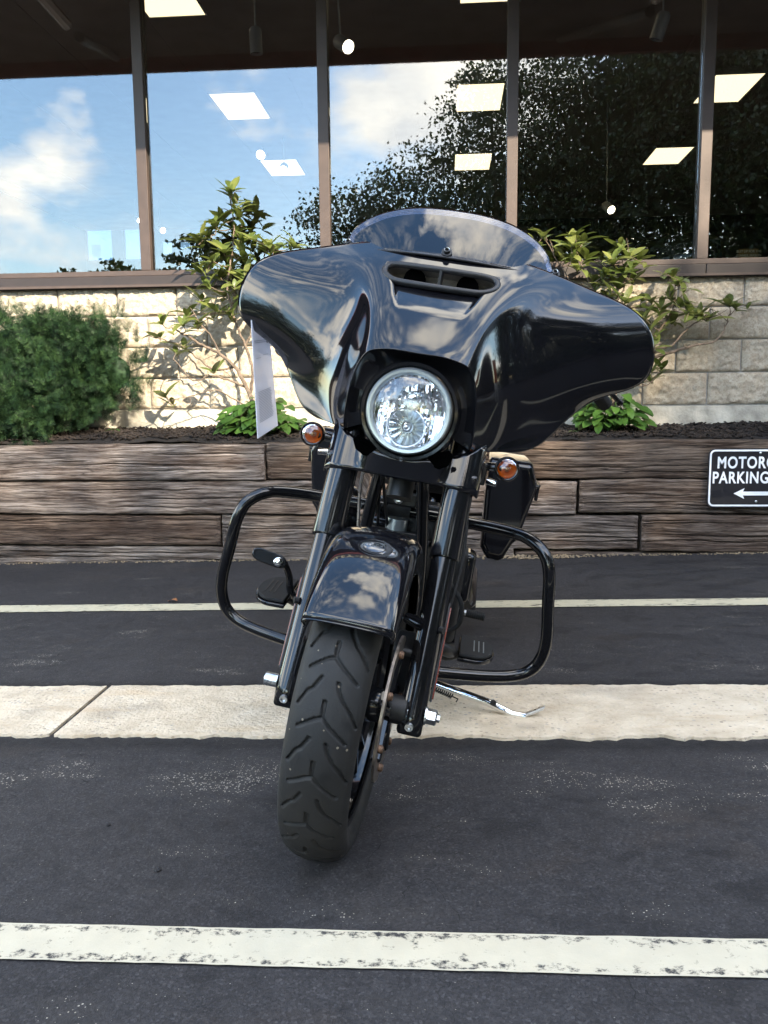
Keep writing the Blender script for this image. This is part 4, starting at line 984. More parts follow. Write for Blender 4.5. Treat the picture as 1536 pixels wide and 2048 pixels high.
# --- handlebar, grips, levers
hb = []
for x, y, z in ((-.44,.66,.70), (-.36,.58,.76), (-.27,.50,.84), (-.12,.42,.86), (0,.41,.86)): hb.append((x, y, z))
hb = hb+[(-x, y, z) for x, y, z in hb[-2::-1]]
part(MB().tube(hb, .013, 14, smooth=6), 'handlebar', M['black_gloss'], SL)
for s in (-1, 1):
    part(MB().tube([(s*.355,.58,.763), (s*.455,.675,.690)], .0185, 18), 'grip', M['black_matte'], SL)
    part(MB().tube([(s*.36,.535,.755), (s*.43,.545,.730), (s*.478,.575,.700)], [.009,.007,.006], 10, smooth=4), 'lever', M['black_gloss'], SL)
    pe = np.array([s*.478,.575,.700]); part(MB().lathe([(0,-.009),(.006,-.007),(.009,0),(.006,.007),(0,.009)], pe, (s,0,-.2), 14, cap=False), 'lever_ball', M['black_gloss'], SL)
# --- engine guard
def mirror_path(p): return [(-x, y, z) for x, y, z in p[:0:-1]]+p
gp = [(0,.60,.325), (.20,.60,.322), (.30,.575,.322), (.355,.545,.315), (.398,.522,.285), (.418,.515,.235), (.430,.528,.16), (.447,.552,.06), (.446,.572,.0), (.425,.582,-.045), (.375,.575,-.070), (.28,.545,-.078), (.13,.51,-.082), (.08,.52,-.082)]
gp = [(x*1.01, y, z) for x, y, z in gp]
gpath = catmull(mirror_path(gp), 6)
part(MB().tube(gpath, .0165, 20), 'engine_guard', M['black_gloss'], BL, ang=60)
part(MB().tube([(-.032,.598,.325), (.032,.598,.325)], .0195, 20), 'guard_sleeve', M['black_matte'], BL)
part(MB().lathe([(.013,0), (.013,.006), (.008,.008), (.0075,.004), (0,.004)], (-.004,.575,.356), (0,-1,.15), 18, cap=False), 'guard_bolt', M['zinc'], BL)
part(MB().obox((0,.60,.356), (.045,0,0), (0,.018,0), (0,0,.018)), 'guard_bracket', M['black_satin'], BL, bevel=.004)
# --- frame and engine
for s in (-1, 1):
    part(MB().tube([(s*.045,.46,.52), (s*.085,.56,.20), (s*.10,.60,-.06), (s*.12,.70,-.13), (s*.13,1.3,-.13)], .017, 14, smooth=5), 'frame_tube', M['black_gloss'], BL)
en = part(MB().obox((0,.86,.00), (.135,0,0), (0,.20,0), (0,0,.115)), 'crankcase', M['engine'], BL, bevel=.03)
part(MB().lathe([(.10,0), (.105,.02), (.095,.045), (.06,.055), (0,.055)], (.13,.80,.0), (1,0,0), 40), 'primary_cover', M['black_gloss'], BL)
part(MB().obox((.165,.93,.005), (.050,0,0), (0,.20,0), (0,0,.100)), 'primary_case', M['black_gloss'], BL, bevel=.03)
part(MB().lathe([(.085,0), (.088,.02), (.07,.035), (0,.038)], (-.13,.84,.01), (-1,0,0), 40), 'cam_cover', M['black_gloss'], BL)
for tilt, y0 in ((-.38, .80), (.38, .93)):
    axc = unit(np.array([0, tilt, 1.])); base = np.array([0, y0, .09])
    mb = MB(); pr = []
    for k in range(13):
        t = .012*k; pr += [(.074,t), (.092,t+.003), (.092,t+.006), (.074,t+.009)]
    mb.lathe(pr, base, axc, 28); part(mb, 'cylinder', M['engine'], BL, ang=30)
    part(MB().obox(base+axc*.20, (.085,0,0), unit(np.array([0,1,-tilt]))*.085, axc*.035), 'rocker_cover', M['black_gloss'], BL, bevel=.02)
part(MB().obox((0,.585,.17), (.075,0,0), (0,.018,0), (0,0,.10)), 'oil_cooler', M['black_satin'], BL, bevel=.006)
for k in range(9): part(MB().obox((0,.564,.09+.02*k), (.066,0,0), (0,.004,0), (0,0,.0022)), 'cooler_fin', M['zinc'] if k == 8 else M['black_satin'], BL, smooth=False)
part(MB().tube([(.0,.60,.30), (.0,.60,.24)], .030, 20), 'horn', M['ring'], BL)
part(MB().obox((.06,.66,.30), (.05,0,0), (0,.05,0), (0,0,.05)), 'voltage_regulator', M['engine'], BL, bevel=.01)
# cables beside the stem
for x0, y0, x1, y1, c in ((-.075,.40,-.105,.60,'chrome'), (-.03,.42,-.05,.60,'black_satin'), (-.045,.43,-.02,.6,'black_satin'), (.065,.42,.09,.60,'black_satin')):
    part(MB().tube([(x0,y0,.50), ((x0+x1)/2-.01,(y0+y1)/2-.02,.40), (x1,y1,.26)], .0042, 8, smooth=6), 'cable', M['zinc'] if c == 'chrome' else M[c], BL)
part(MB().tube([(.155,.62,.16), (.21,.61,.10), (.215,.62,.03), (.16,.66,-.02)], .0065, 10, smooth=6), 'oil_hose', M['black_matte'], BL)
part(MB().tube([(.135,.60,.22), (.165,.60,.12), (.15,.62,.02)], .005, 10, smooth=6), 'wire_loom', M['black_matte'], BL)
part(MB().obox((.150,.69,.10), (.060,0,0), (0,.05,0), (0,0,.14)), 'engine_side', M['engine'], BL, bevel=.02)
part(MB().obox((.205,.70,.155), (.028,0,0), (0,.05,0), (0,0,.075)), 'side_cover', M['black_gloss'], BL, bevel=.02)
part(MB().tube([(.10,.62,-.02), (.20,.66,-.06), (.205,.80,-.09)], .02, 12, smooth=4), 'lower_brace', M['black_satin'], BL)
# air cleaner with perforated face on the far side
ac = part(MB().lathe([(.095,0), (.100,.02), (.096,.06), (.080,.072), (0,.075)], (-.155,.80,.245), (-1,-.35,0), 40), 'air_cleaner', M['black_gloss'], BL)
mb = MB(); uvec = unit(np.cross([0,0,1.], [-1,-.35,0])); nvec = unit(np.array([-1,-.35,0]))
for i in range(-9, 10):
    for sg_ in (-1, 1):
        o_ = np.array([-.155,.80,.245])+nvec*.079; d_ = unit(uvec+np.array([0,0,sg_*1.0])); off_ = unit(uvec-np.array([0,0,sg_*1.0]))*i*.0085; hl_ = math.sqrt(max(.0004, .083**2-(i*.0085)**2))
        mb.tube([o_+off_-d_*hl_, o_+off_+d_*hl_], .0012, 5)
part(mb, 'air_cleaner_mesh', M['mesh'], BL, ac)
# exhaust
for s, z in ((-1, -.06),):
    part(MB().tube([(-.10,.68,.20), (-.16,.64,.05), (-.17,.75,-.10), (-.20,1.1,-.12), (-.22,1.35,-.10)], .024, 16, smooth=6), 'exhaust_pipe', M['black_satin'], BL)
for s in (-1, 1): part(MB().lathe([(.03,0), (.045,.05), (.047,.55), (.04,.60), (.035,.60)], (s*.235,1.33,-.10), (0,1,.03), 28), 'muffler', M['black_gloss'], BL)
# tank, seat, rear fender, rear wheel
def loft(secs, n=20):
    rows = []
    for y, zc, w, hgt, pw in secs:
        row = []
        for k in range(n):
            q = 2*math.pi*k/n; c, s_ = math.cos(q), math.sin(q)
            row.append((w*math.copysign(abs(c)**pw, c), y, zc+hgt*math.copysign(abs(s_)**pw, s_)))
        rows.append(row)
    mb = MB().grid(catrows(rows), closed_u=True); m = n; k = len(mb.v)//m
    mb.f += [tuple(range(m)), tuple((k-1)*m+i for i in range(m))[::-1]]; return mb
def catrows(rows, k=5):
    A = np.array(rows); o = []
    cols_ = [catmull([A[i,j] for i in range(len(A))], k) for j in range(A.shape[1])]
    return [[tuple(cols_[j][i]) for j in range(A.shape[1])] for i in range(len(cols_[0]))]
part(loft([(.62,.47,.05,.05,.8), (.66,.48,.11,.09,.75), (.80,.50,.145,.11,.75), (.98,.49,.125,.10,.8), (1.12,.44,.07,.05,.9)]), 'fuel_tank', M['black_paint'], BL)
part(loft([(1.05,.42,.06,.05,.7), (1.14,.40,.15,.06,.65), (1.30,.375,.19,.07,.6), (1.45,.43,.16,.07,.6), (1.70,.45,.11,.05,.7), (1.78,.44,.06,.03,.8)]), 'seat', M['seat'], BL)
rw = empty('rear_wheel', tuple(BL((0,1.625,0)))); attach(rw, mc)
vs, F = tyre_mesh(.318, .088, 0, 160, 40, False)
fast_obj('tyre', (vs+np.array([0,1.625,0])) @ B_R.T+B_O, F[:, ::-1], M['tyre'], rw, 60)
rim_parts(lambda p: BL(p+np.array([0,1.625,0])), rw, .318, .085)
rows = []
for a in np.linspace(20, 190, 36):
    q = R_(a); rows.append([(x*1.45, 1.625+.365*math.cos(q)*(r/rc), .365*math.sin(q)*(r/rc)+.01) for x, r in pf])
rf = part(MB().grid(rows), 'rear_fender', M['black_paint'], BL, ang=60, fix=False); rf.modifiers.new('thick', 'SOLIDIFY').thickness = .004
for s in (-1, 1):
    mb = MB(); o1 = [(.232,.462), (.385,.466), (.414,.392), (.418,.378), (.385,.180), (.368,.160), (.345,.100), (.330,.086), (.285,.090), (.255,.13), (.236,.36)]
    rows = []
    for y, k in ((1.335,.90), (1.35,.97), (1.37,1.0), (1.85,1.0), (1.98,.93), (2.02,.80)):
        cx, cz = .325, .30; rows.append([(s*(cx+(x-cx)*k), y-(.06*(z-.3) if y < 1.5 else 0), cz+(z-cz)*k) for x, z in o1])
    mb.grid(rows, closed_u=True); m = len(o1); mb.f += [tuple(range(m)), tuple((len(rows)-1)*m+i for i in range(m))[::-1]]
    bag = part(mb, 'saddlebag', M['black_paint'], BL, ang=25, bevel=.010)
    seam = [(s*x, y, z) for x, y, z in ((.235,1.345,.384), (.418,1.345,.385), (.424,1.37,.386), (.424,1.85,.386), (.40,2.01,.386))]
    part(MB().tube(seam, .0055, 8), 'lid_seam', M['black_satin'], BL, bag)
    part(MB().obox((s*.422,1.40,.36), (.006,0,0), (0,.018,0), (0,0,.03)), 'latch', M['black_gloss'], BL, bag, bevel=.003)
# --- foot controls
# rider's right side (photo left): footboard and brake pedal
def board(s, c, rot):
    c = np.array(c); o_ = []
    for k in range(25):
        q = math.pi*k/24; o_.append((s*(.062*math.sin(q)*1.0+.0), -.10*math.cos(q)))
    pts = [(s*-.045, -.10)]+o_+[(s*-.045, .10)]
    P = lambda x, y, z: c+np.array([x, y, z+rot*y+.10*abs(x)*0])
    fb = part(MB().prism([P(x, y, 0) for x, y in pts], (0,0,.012)), 'footboard', M['black_gloss'], BL, bevel=.003, ang=30)
    part(MB().prism([P(x*.92, y*.94, .0135) for x, y in pts], (0,0,.010)), 'footboard_pad', M['black_matte'], BL, fb, bevel=.003, ang=30)
    for i in range(3):
        part(MB().obox(P(s*(.0+.014*i), .0, .0243), (.0016,0,0), (0,.050,rot*.05), (0,0,.0006)), 'pad_rib', M['ring'] if s > 0 else M['black_satin'], BL, fb, smooth=False)
    part(MB().tube([P(-s*.03, .0, -.004), P(-s*.09, .02, -.03), (s*.14, c[1]+.03, -.06)], .014, 12, smooth=4), 'footboard_bracket', M['black_satin'], BL)
    return fb
board(-1, (-.335,.76,-.020), .12)
board(1, (.275,.77,-.088), .02)
bp0 = np.array([-.352,.655,.112])
ped = []
for k in range(32):
    q = 2*math.pi*k/32; c_, s_ = math.cos(q), math.sin(q); ped.append((math.copysign(abs(c_)**.55, c_)*.052, math.copysign(abs(s_)**.8, s_)*.021))
e1, e2 = np.array([1,0,-.16]), np.array([0,.30,1.0]); e2 = unit(e2); nrm = unit(np.cross(e1, e2))
part(MB().prism([bp0+e1*x+e2*z-nrm*.0*1 for x, z in ped], nrm*-.014), 'brake_pedal', M['black_gloss'], BL, bevel=.004, ang=30)
part(MB().lathe([(.014,0), (.013,.005), (.007,.009), (0,.010)], bp0+np.array([.030,-.006,-.006]), (0,-1,.3), 20), 'pedal_bolt', M['chrome'], BL)
part(MB().tube([bp0+np.array([.045,.01,-.010]), bp0+np.array([.060,.03,-.05]), bp0+np.array([.075,.05,-.11]), (-.20,.78,-.05)], [.010,.010,.011,.012], 12, smooth=5), 'pedal_arm', M['black_gloss'], BL)
# rider's left side: shift peg and lever
part(MB().tube([(.215,.69,.052), (.235,.69,.051)], .008, 12), 'shift_shaft', M['zinc'], BL)
mb = MB(); pr = []
for k in range(9): pr += [(.0125,.006*k), (.0125,.006*k+.0035), (.0105,.006*k+.004), (.0105,.006*k+.0055)]
mb.lathe(pr, (.232,.69,.051), (1,0,-.03), 20); part(mb, 'shift_peg', M['black_matte'], BL, ang=30)
part(MB().tube([(.215,.69,.052), (.205,.74,.03), (.20,.84,.0)], .008, 10, smooth=3), 'shift_lever', M['black_gloss'], BL)
# kickstand
kf = onG(1052, 1438); k0 = onY(866, 1366, 2.44); k1 = onY(975, 1404, 2.37)
kn = np.array([kf[0]-.055, kf[1]+.015, kf[2]+.016])
kA = k0*.02+k1*.98; kB = k1*.9+kn*.1
part(MB().tube([k0, k0*.5+k1*.5, k1, kn*.85+k1*.15, kn, kn+np.array([.016,-.004,-.006]), kf+np.array([0,0,.008])], [.0125,.0125,.012,.0115,.011,.0105,.010], 16), 'kickstand', M['chrome'], None)
part(MB().prism([kf+np.array([-.02,-.018,.001]), kf+np.array([.024,-.016,.001]), kf+np.array([.028,.012,.001]), kf+np.array([-.016,.018,.001])], (0,0,.006)), 'kickstand_foot', M['chrome'], None, bevel=.002)
ta = onY(1050, 1430, 2.33); tb = onY(1088, 1415, 2.33)
part(MB().obox((ta+tb)/2, (tb-ta)/2, np.array([0,.008,0]), np.array([.003,0,.006])), 'kickstand_tab', M['zinc'], None, bevel=.002)
pb = onY(985, 1404, 2.36); part(MB().lathe([(.0065,0), (.0085,.004), (.0085,.012), (.005,.016), (0,.016)], pb, (.25,-1,.1), 16), 'rubber_stop', M['black_matte'], None)
s0_, s1_ = onY(858, 1372, 2.40), onY(905, 1393, 2.38); ds = s1_-s0_; ub = unit(np.cross(ds, [0,0,1.])); vb = unit(np.cross(ds, ub))
part(MB().tube([s0_+ds*t+.007*(math.cos(t*75)*ub+math.sin(t*75)*vb) for t in np.linspace(0, 1, 150)], .0022, 6), 'kickstand_spring', M['black_gloss'], None)
part(MB().tube([s1_, onY(916, 1398, 2.385), onY(912, 1404, 2.38)], .0022, 6), 'spring_hook', M['black_gloss'], None)
part(MB().tube([k0, BL((.13,.80,-.16)), BL((.10,.84,-.10))], .016, 12), 'kickstand_pivot', M['black_satin'], None)
# --- paper sheet in a sleeve, hanging from the handlebar on the photo's left
TYp = 2.12
cs4 = [onY(503,640,TYp-.02), onY(536,640,TYp+.14), onY(556,851,TYp+.16), onY(516,877,TYp-.03)]
pr_ = empty('paper_tag', tuple(cs4[3]), 'white printed sheet in a clear sleeve hanging below the left fairing wing', 'paper')
A4 = [np.array(c) for c in cs4]; nrm = unit(np.cross(A4[1]-A4[0], A4[3]-A4[0]))
MB().prism(A4, nrm*.002).build('sheet', M['paper'], pr_, smooth=False)
def bil(u, v): return (A4[0]*(1-u)+A4[1]*u)*(1-v)+(A4[3]*(1-u)+A4[2]*u)*v
sgnn = 1 if np.dot(nrm, -np.array([bil(.5,.5)[0], bil(.5,.5)[1], 0])) > 0 else -1
offn = nrm*(.0030 if sgnn > 0 else -.0010)
def ink(u0, u1, v0, v1): MB().add([bil(u0,v0)+offn, bil(u1,v0)+offn, bil(u1,v1)+offn, bil(u0,v1)+offn], [(0,1,2,3)]).build('print_line', M['ink'], pr_, smooth=False, fix=False)
for v in np.arange(.615, .885, .0135): ink(.12, .82+random.uniform(-.06,.02), v, v+.0070)
ink(.06, .74, .175, .182); ink(.06, .74, .190, .197); ink(.12, .38, .325, .330); ink(.5, .8, .305, .310)
MB().tube([tuple(A4[0]*.5+A4[1]*.5), tuple(SL((-.36,.60,.76)))], .0015, 6).build('string', M['black_matte'], pr_)
# ------------------------------------------------------------------ plants
def leaf_mesh(name, L, w, mat, fold=.25, curl=.25, n=5, lobed=False):
    v = []; f = []
    for i in range(n+1):
        t = i/n; ww = w*math.sin(math.pi*min(1, t*.93+.04))**.8*(1.0 if not lobed else 1+.12*math.cos(t*22)); zc = -curl*L*t*t
        v += [(-ww, t*L, zc+fold*ww), (0, t*L, zc), (ww, t*L, zc+fold*ww)]
    for i in range(n):
        a = 3*i; f += [(a, a+1, a+4, a+3), (a+1, a+2, a+5, a+4)]
    me = bpy.data.meshes.new(name); me.from_pydata(v, [], f); me.polygons.foreach_set('use_smooth', [True]*len(f)); me.materials.append(mat); return me
LF = [leaf_mesh('leaf', .092+.013*k, .0215+.0025*(k % 3), M['azalea'], .25+.1*(k % 2), .12+.12*(k % 4)) for k in range(6)]
BF = [leaf_mesh('leaf', .066+.010*k, .026+.003*(k % 3), M['leafy'], .30, .25+.15*(k % 3), 6, True) for k in range(5)]
def basis(p, d, up, s=1.0):
    d = unit(np.array(d)); up = np.array(up, float); x = unit(np.cross(d, up)); z = np.cross(x, d)
    m = np.eye(4); m[:3,0] = x*s; m[:3,1] = d*s; m[:3,2] = z*s; m[:3,3] = p; return Matrix(m.tolist())
def whorl(root, p, d, n, rnd, meshes, spread=1.0, s=1.0):
    p = np.array(p); d = unit(np.array(d)); a = unit(np.cross(d, [.3,.2,.9])); b = np.cross(d, a); q0 = rnd.uniform(0, 6.3)
    for k in range(n):
        q = q0+k*2.4; r = spread*rnd.uniform(.5, 1.15); back = rnd.uniform(0, .035)*s
        dd = unit(d*rnd.uniform(.35, .9)+(a*math.cos(q)+b*math.sin(q))*r)
        place_mesh('leaf', rnd.choice(meshes), None, basis(p-d*back, dd, d+np.array([0,0,.3]), s*rnd.uniform(.62, 1.1)), root)
def shrub(name, label, base, Yc, branches, tips, seed, s=1.0):
    rnd = random.Random(seed); root = empty(name, tuple(base), label, 'shrub')
    mb = MB(); nodes = []
    for pts, r0, r1, y0, y1 in branches:
        P = [onY(px, py, y0+(y1-y0)*i/(len(pts)-1)) for i, (px, py) in enumerate(pts)]
        P = catmull(P, 5); P = [p+np.array([rnd.uniform(-1,1), rnd.uniform(-1,1), rnd.uniform(-1,1)])*.004 for p in P]
        mb.tube(P, list(np.linspace(r0, r1, len(P))), 7); nodes += P
    for (px, py, n) in tips:
        Y = min(5.40, Yc+rnd.uniform(-.10, .10)); p = onY(px, py, Y)
        q = min(nodes, key=lambda b: np.linalg.norm((b-p)*[1,.6,1])+max(0, b[2]-p[2])*1.2)
        mid = (p+q)/2+np.array([rnd.uniform(-.02,.02), rnd.uniform(-.02,.02), -.02])
        tw_ = catmull([q, mid, p], 5); mb.tube(tw_, list(np.linspace(.0042, .0022, len(tw_))), 5); nodes.append(p)
        whorl(root, p, unit(p-mid)*.5+np.array([0,-.25,.8]), n+1, rnd, LF, 1.0, s)
    for (px, py, n) in tips:
        if n < 5: continue
        p = onY(px+rnd.uniform(-20,20), py+rnd.uniform(-6,24), min(5.40, Yc+rnd.uniform(-.12,.12)))
        q = min(nodes, key=lambda b: np.linalg.norm(b-p)); mb.tube([q, (p+q)/2, p], [.003,.002,.002], 5)
        whorl(root, p, np.array([rnd.uniform(-.4,.4), -.3, .8]), 3, rnd, LF, 1.1, s*.9)
    for _ in range(26):                                           # bare side twigs
        q = rnd.choice(nodes); p = q+np.array([rnd.uniform(-.12,.12), rnd.uniform(-.06,.02), rnd.uniform(-.05,.10)])
        if p[1] > 5.42: p[1] = 5.42
        mb.tube(catmull([q, (p+q)/2+np.array([0,0,rnd.uniform(-.02,.02)]), p], 4), [.003,.0016], 5)
    mb.build('branches', M['bark'], root, fix=False); return root
bl = onY(528, 862, 5.27)
shrub('rhododendron_shrub', 'leggy green shrub with bare branches left of the fairing', (bl[0], 5.27, soil_h(bl[0], 5.27)), 5.26,
  [([(528,872),(512,825),(494,775),(470,735),(440,708),(405,690),(372,672),(345,655)], .016, .005, 5.27, 5.22),
   ([(500,790),(505,740),(490,690),(470,640),(455,580),(462,520),(468,470),(462,395)], .011, .003, 5.27, 5.27),
   ([(494,775),(455,760),(420,752),(385,760),(350,720)], .008, .003, 5.27, 5.2),
   ([(470,735),(430,740),(400,720),(360,690),(330,680),(300,672)], .007, .0025, 5.27, 5.24),
   ([(512,825),(470,800),(430,780),(390,790),(345,800)], .006, .002, 5.27, 5.2),
   ([(440,708),(420,670),(395,640),(380,612)], .006, .003, 5.25, 5.2),
   ([(490,690),(520,640),(525,590),(528,520),(535,495)], .007, .003, 5.27, 5.33)],
  [(462,382,7),(470,400,6),(478,428,6),(446,438,6),(432,455,7),(470,462,5),(415,470,6),(488,478,5),(402,482,6),(446,500,6),(485,508,5),(425,522,6),(398,540,5),(462,536,6),(440,552,7),
   (490,555,6),(470,572,6),(418,572,5),(448,590,7),(405,598,5),(492,600,5),(432,618,6),(462,625,5),(375,628,6),(392,650,5),(366,648,5),(322,640,4),(318,672,4),(368,690,4),(330,792,3),(345,805,3),(352,705,3),(425,738,3),
   (533,492,7),(545,500,6),(512,545,5),(590,490,6),(520,610,5)], 21)
br_ = onY(1232, 855, 5.27)
shrub('rhododendron_shrub', 'spreading green shrub behind the right fairing wing', (br_[0], 5.27, soil_h(br_[0], 5.27)), 5.27,
  [([(1222,868),(1226,800),(1245,745),(1290,722),(1338,706),(1385,692),(1425,684),(1448,660),(1458,632)], .015, .003, 5.27, 5.25),
   ([(1245,745),(1300,700),(1345,690),(1372,660),(1400,640),(1420,620)], .008, .003, 5.27, 5.3),
   ([(1226,800),(1215,720),(1205,650),(1195,600),(1170,545),(1150,495)], .011, .003, 5.27, 5.24),
   ([(1205,650),(1235,600),(1250,565),(1245,515)], .008, .003, 5.25, 5.22),
   ([(1290,722),(1320,660),(1345,620),(1350,570)], .008, .003, 5.26, 5.27),
   ([(1245,745),(1290,770),(1312,752)], .004, .002, 5.25, 5.2), ([(1195,600),(1140,560),(1090,478)], .006, .002, 5.27, 5.3)],
  [(1088,470,6),(1150,470,7),(1142,492,6),(1166,486,6),(1130,512,6),(1172,515,6),(1155,535,5),(1240,492,6),(1258,512,7),(1225,520,6),(1275,520,5),(1212,548,6),(1248,545,7),(1188,560,5),(1235,572,6),(1265,560,5),(1210,590,6),
   (1180,595,5),(1250,600,6),(1225,620,5),(1345,548,7),(1355,560,5),(1340,592,6),(1362,606,6),(1300,600,6),(1318,622,6),(1285,632,6),(1380,618,6),(1398,628,6),(1415,638,5),(1345,640,5),(1262,650,6),(1300,662,5),(1250,680,5),
   (1458,606,6),(1475,612,5),(1310,690,4),(1322,738,5),(1302,758,5),(1270,700,4)], 22)
def mound(name, label, px, py, w, hgt, n, seed, Y=5.22):
    rnd = random.Random(seed); c = onY(px, py, Y); base = np.array([c[0], Y, soil_h(c[0], Y)])
    root = empty(name, tuple(base), label, 'plant'); mb = MB()
    for k in range(n):
        a = rnd.uniform(0, 6.3); r = math.sqrt(rnd.random()); t = rnd.uniform(.25, 1)
        p = base+np.array([w*r*math.cos(a), .11*r*math.sin(a), hgt*t*(1-.55*r*r)+.01])
        mb.tube(catmull([base+np.array([rnd.uniform(-.03,.03), rnd.uniform(-.02,.02), 0]), (base+p)/2+np.array([0,0,.02]), p], 3), [.003,.0016], 5)
        d = np.array([math.cos(a)*r+rnd.uniform(-.3,.3), math.sin(a)*r-.45+rnd.uniform(-.3,.3), rnd.uniform(-.35,.35)])
        place_mesh('leaf', rnd.choice(BF), None, basis(p, d, (rnd.uniform(-.3,.3), -.5, 1)), root)
    mb.build('stems', M['leafy'], root, fix=False); return root
mound('leafy_plant', 'low bright green leafy plant under the hanging paper sheet', 528, 830, .235, .24, 190, 31)
mound('leafy_plant', 'low green leafy plant in the mulch below the right fairing wing', 1222, 815, .19, .24, 120, 32, 5.26)
def seedling(px, py, label, seed, s=.6, Y=5.16):
    rnd = random.Random(seed); c = onY(px, py, Y); b = np.array([c[0], Y, soil_h(c[0], Y)]); root = empty('seedling', tuple(b), label, 'seedling')
    MB().tube([b, b+np.array([.004,0,.05*s])], .002, 5).build('stem', M['leafy'], root, fix=False)
    for k in range(5):
        a = k*1.3+rnd.random(); place_mesh('leaf', BF[k % 5], None, basis(b+np.array([.004,0,.05*s]), (math.cos(a), math.sin(a)-.2, .3), (0,0,1), s*rnd.uniform(.6,.95)), root)
seedling(225, 855, 'small weed seedling in the mulch beside the yew bush', 41, .7)
seedling(1145, 868, 'tiny light green weed at the back of the right timber', 42, .4, 5.12)
# yew bush: needled sprigs over a lumpy body
def yew():
    rnd = random.Random(51); rs = np.random.RandomState(51)
    lumps = [(-2.92,5.20,1.10,.42,.22,.30), (-2.52,5.24,1.19,.30,.20,.28), (-2.33,5.26,1.14,.20,.17,.25), (-2.80,5.08,.92,.36,.15,.23), (-2.60,5.10,.98,.22,.14,.20), (-2.38,5.22,.98,.17,.14,.17),
             (-3.25,5.15,1.05,.35,.22,.36), (-2.70,5.25,1.28,.40,.16,.20), (-3.1,5.06,.86,.3,.13,.16), (-2.26,5.29,1.02,.14,.1,.14), (-2.42,5.30,1.28,.2,.1,.16), (-2.15,5.26,1.13,.20,.15,.20), (-2.22,5.27,1.27,.20,.12,.15), (-2.38,5.29,1.37,.24,.11,.15), (-2.75,5.28,1.33,.32,.12,.20), (-3.0,5.02,.98,.3,.12,.2)]
    root = empty('yew_bush', (-2.75, 5.2, soil_h(-2.75, 5.2)), 'dense dark green yew bush at the left edge of the bed', 'bush')
    V = []; Fq = []; tw = MB()
    def sprig(p, d, L):
        d = unit(d); side = unit(np.cross(d, [rnd.uniform(-.7,.7), -1, rnd.uniform(-.7,.9)])); nrm_ = np.cross(side, d)
        nn = int(L/.0085)
        for k in range(nn):
            t = (k+1)/nn; c = p+d*L*t+nrm_*(-.16*L*t*t); ln = .030*(1-.45*t*t)*rnd.uniform(.7,1.15); w = .0026
            for sg_ in (-1, 1):
                nd = unit(side*sg_*.85+d*.60+nrm_*rnd.uniform(-.15,.45)); b_ = d*w
                i = len(V); V.extend([c-b_, c+b_, c+nd*ln+b_*.35, c+nd*ln-b_*.35]); Fq.append((i, i+1, i+2, i+3))
    boughs = []
    for (x, y, z, ax, ay, az) in lumps:
        for _ in range(int(120*ax*az/.1)):
            v = rs.normal(size=3); v /= np.linalg.norm(v)
            if v[1] > .35: continue
            boughs.append((np.array([x+v[0]*ax, y+v[1]*ay, z+v[2]*az]), v))
    for c, v in boughs:
        bd_ = unit(v*np.array([1,.8,.9])+np.array([rnd.uniform(-.5,.5), -.4, rnd.uniform(-.1,.9)])); bl_ = rnd.uniform(.10, .20); st_ = c-bd_*bl_*.8
        sd_ = unit(np.cross(bd_, [rnd.uniform(-.5,.5), -1, rnd.uniform(-.5,.5)])); ns_ = rnd.randint(4, 6)
        for k in range(ns_):
            t = (k+.5)/ns_
            for sg_ in (-1, 1):
                p = st_+bd_*bl_*t*1.1
                if p[1] > 5.42 or p[2] < soil_h(p[0], max(5.07, p[1])) or (p[1] < 5.06 and p[2] < .77): continue
                sprig(p, bd_*.8+sd_*sg_*rnd.uniform(.4,.9)+rs.normal(size=3)*.18, rnd.uniform(.05, .085)*(1.15-.4*t))
        sprig(st_+bd_*bl_, bd_, .07)
    for px, py in ((245,610),(205,612),(190,620),(230,612),(130,632),(88,640),(275,660),(5,612),(270,770),(60,640),(160,625),(255,640),(290,700)):
        p = onY(px, py+26, 5.25); sprig(p, np.array([rnd.uniform(-.2,.3), -.1, 1]), .12); sprig(p, np.array([rnd.uniform(-.5,.1), -.2, .9]), .09); sprig(p, np.array([rnd.uniform(0,.6), -.2, .9]), .08)
    fast_obj('needles', np.array(V), np.array(Fq), M['yew'], root)
    for k in range(26):
        l = rnd.choice(lumps); e = np.array([l[0]+rnd.uniform(-1,1)*l[3]*.7, l[1], l[2]+rnd.uniform(-.5,.8)*l[5]]); b_ = np.array([-2.75+rnd.uniform(-.15,.15), 5.24, soil_h(-2.75, 5.24)])
        tw.tube(catmull([b_, (b_+e)/2+np.array([0,0,.05]), e], 4), [.010,.003], 6)
    # twiggy dark heart so that no daylight shows through the middle
    tw.build('stems', M['bark'], root, fix=False)
    inner = MB()
    for (x, y, z, ax, ay, az) in lumps:
        inner.lathe([(0,-az*.62)]+[(ax*.58*math.cos(a), az*.56*math.sin(a)) for a in np.linspace(-1.2, 1.2, 6)]+[(0,az*.62)], (x, y+.03, z), (0,0,1), 10, cap=False)
    inner.xf(lambda p: np.array([p[0], 5.23+(p[1]-5.23)*.40, p[2]]))
    inner.build('inner_foliage', M['yew'], root, fix=False)
yew()
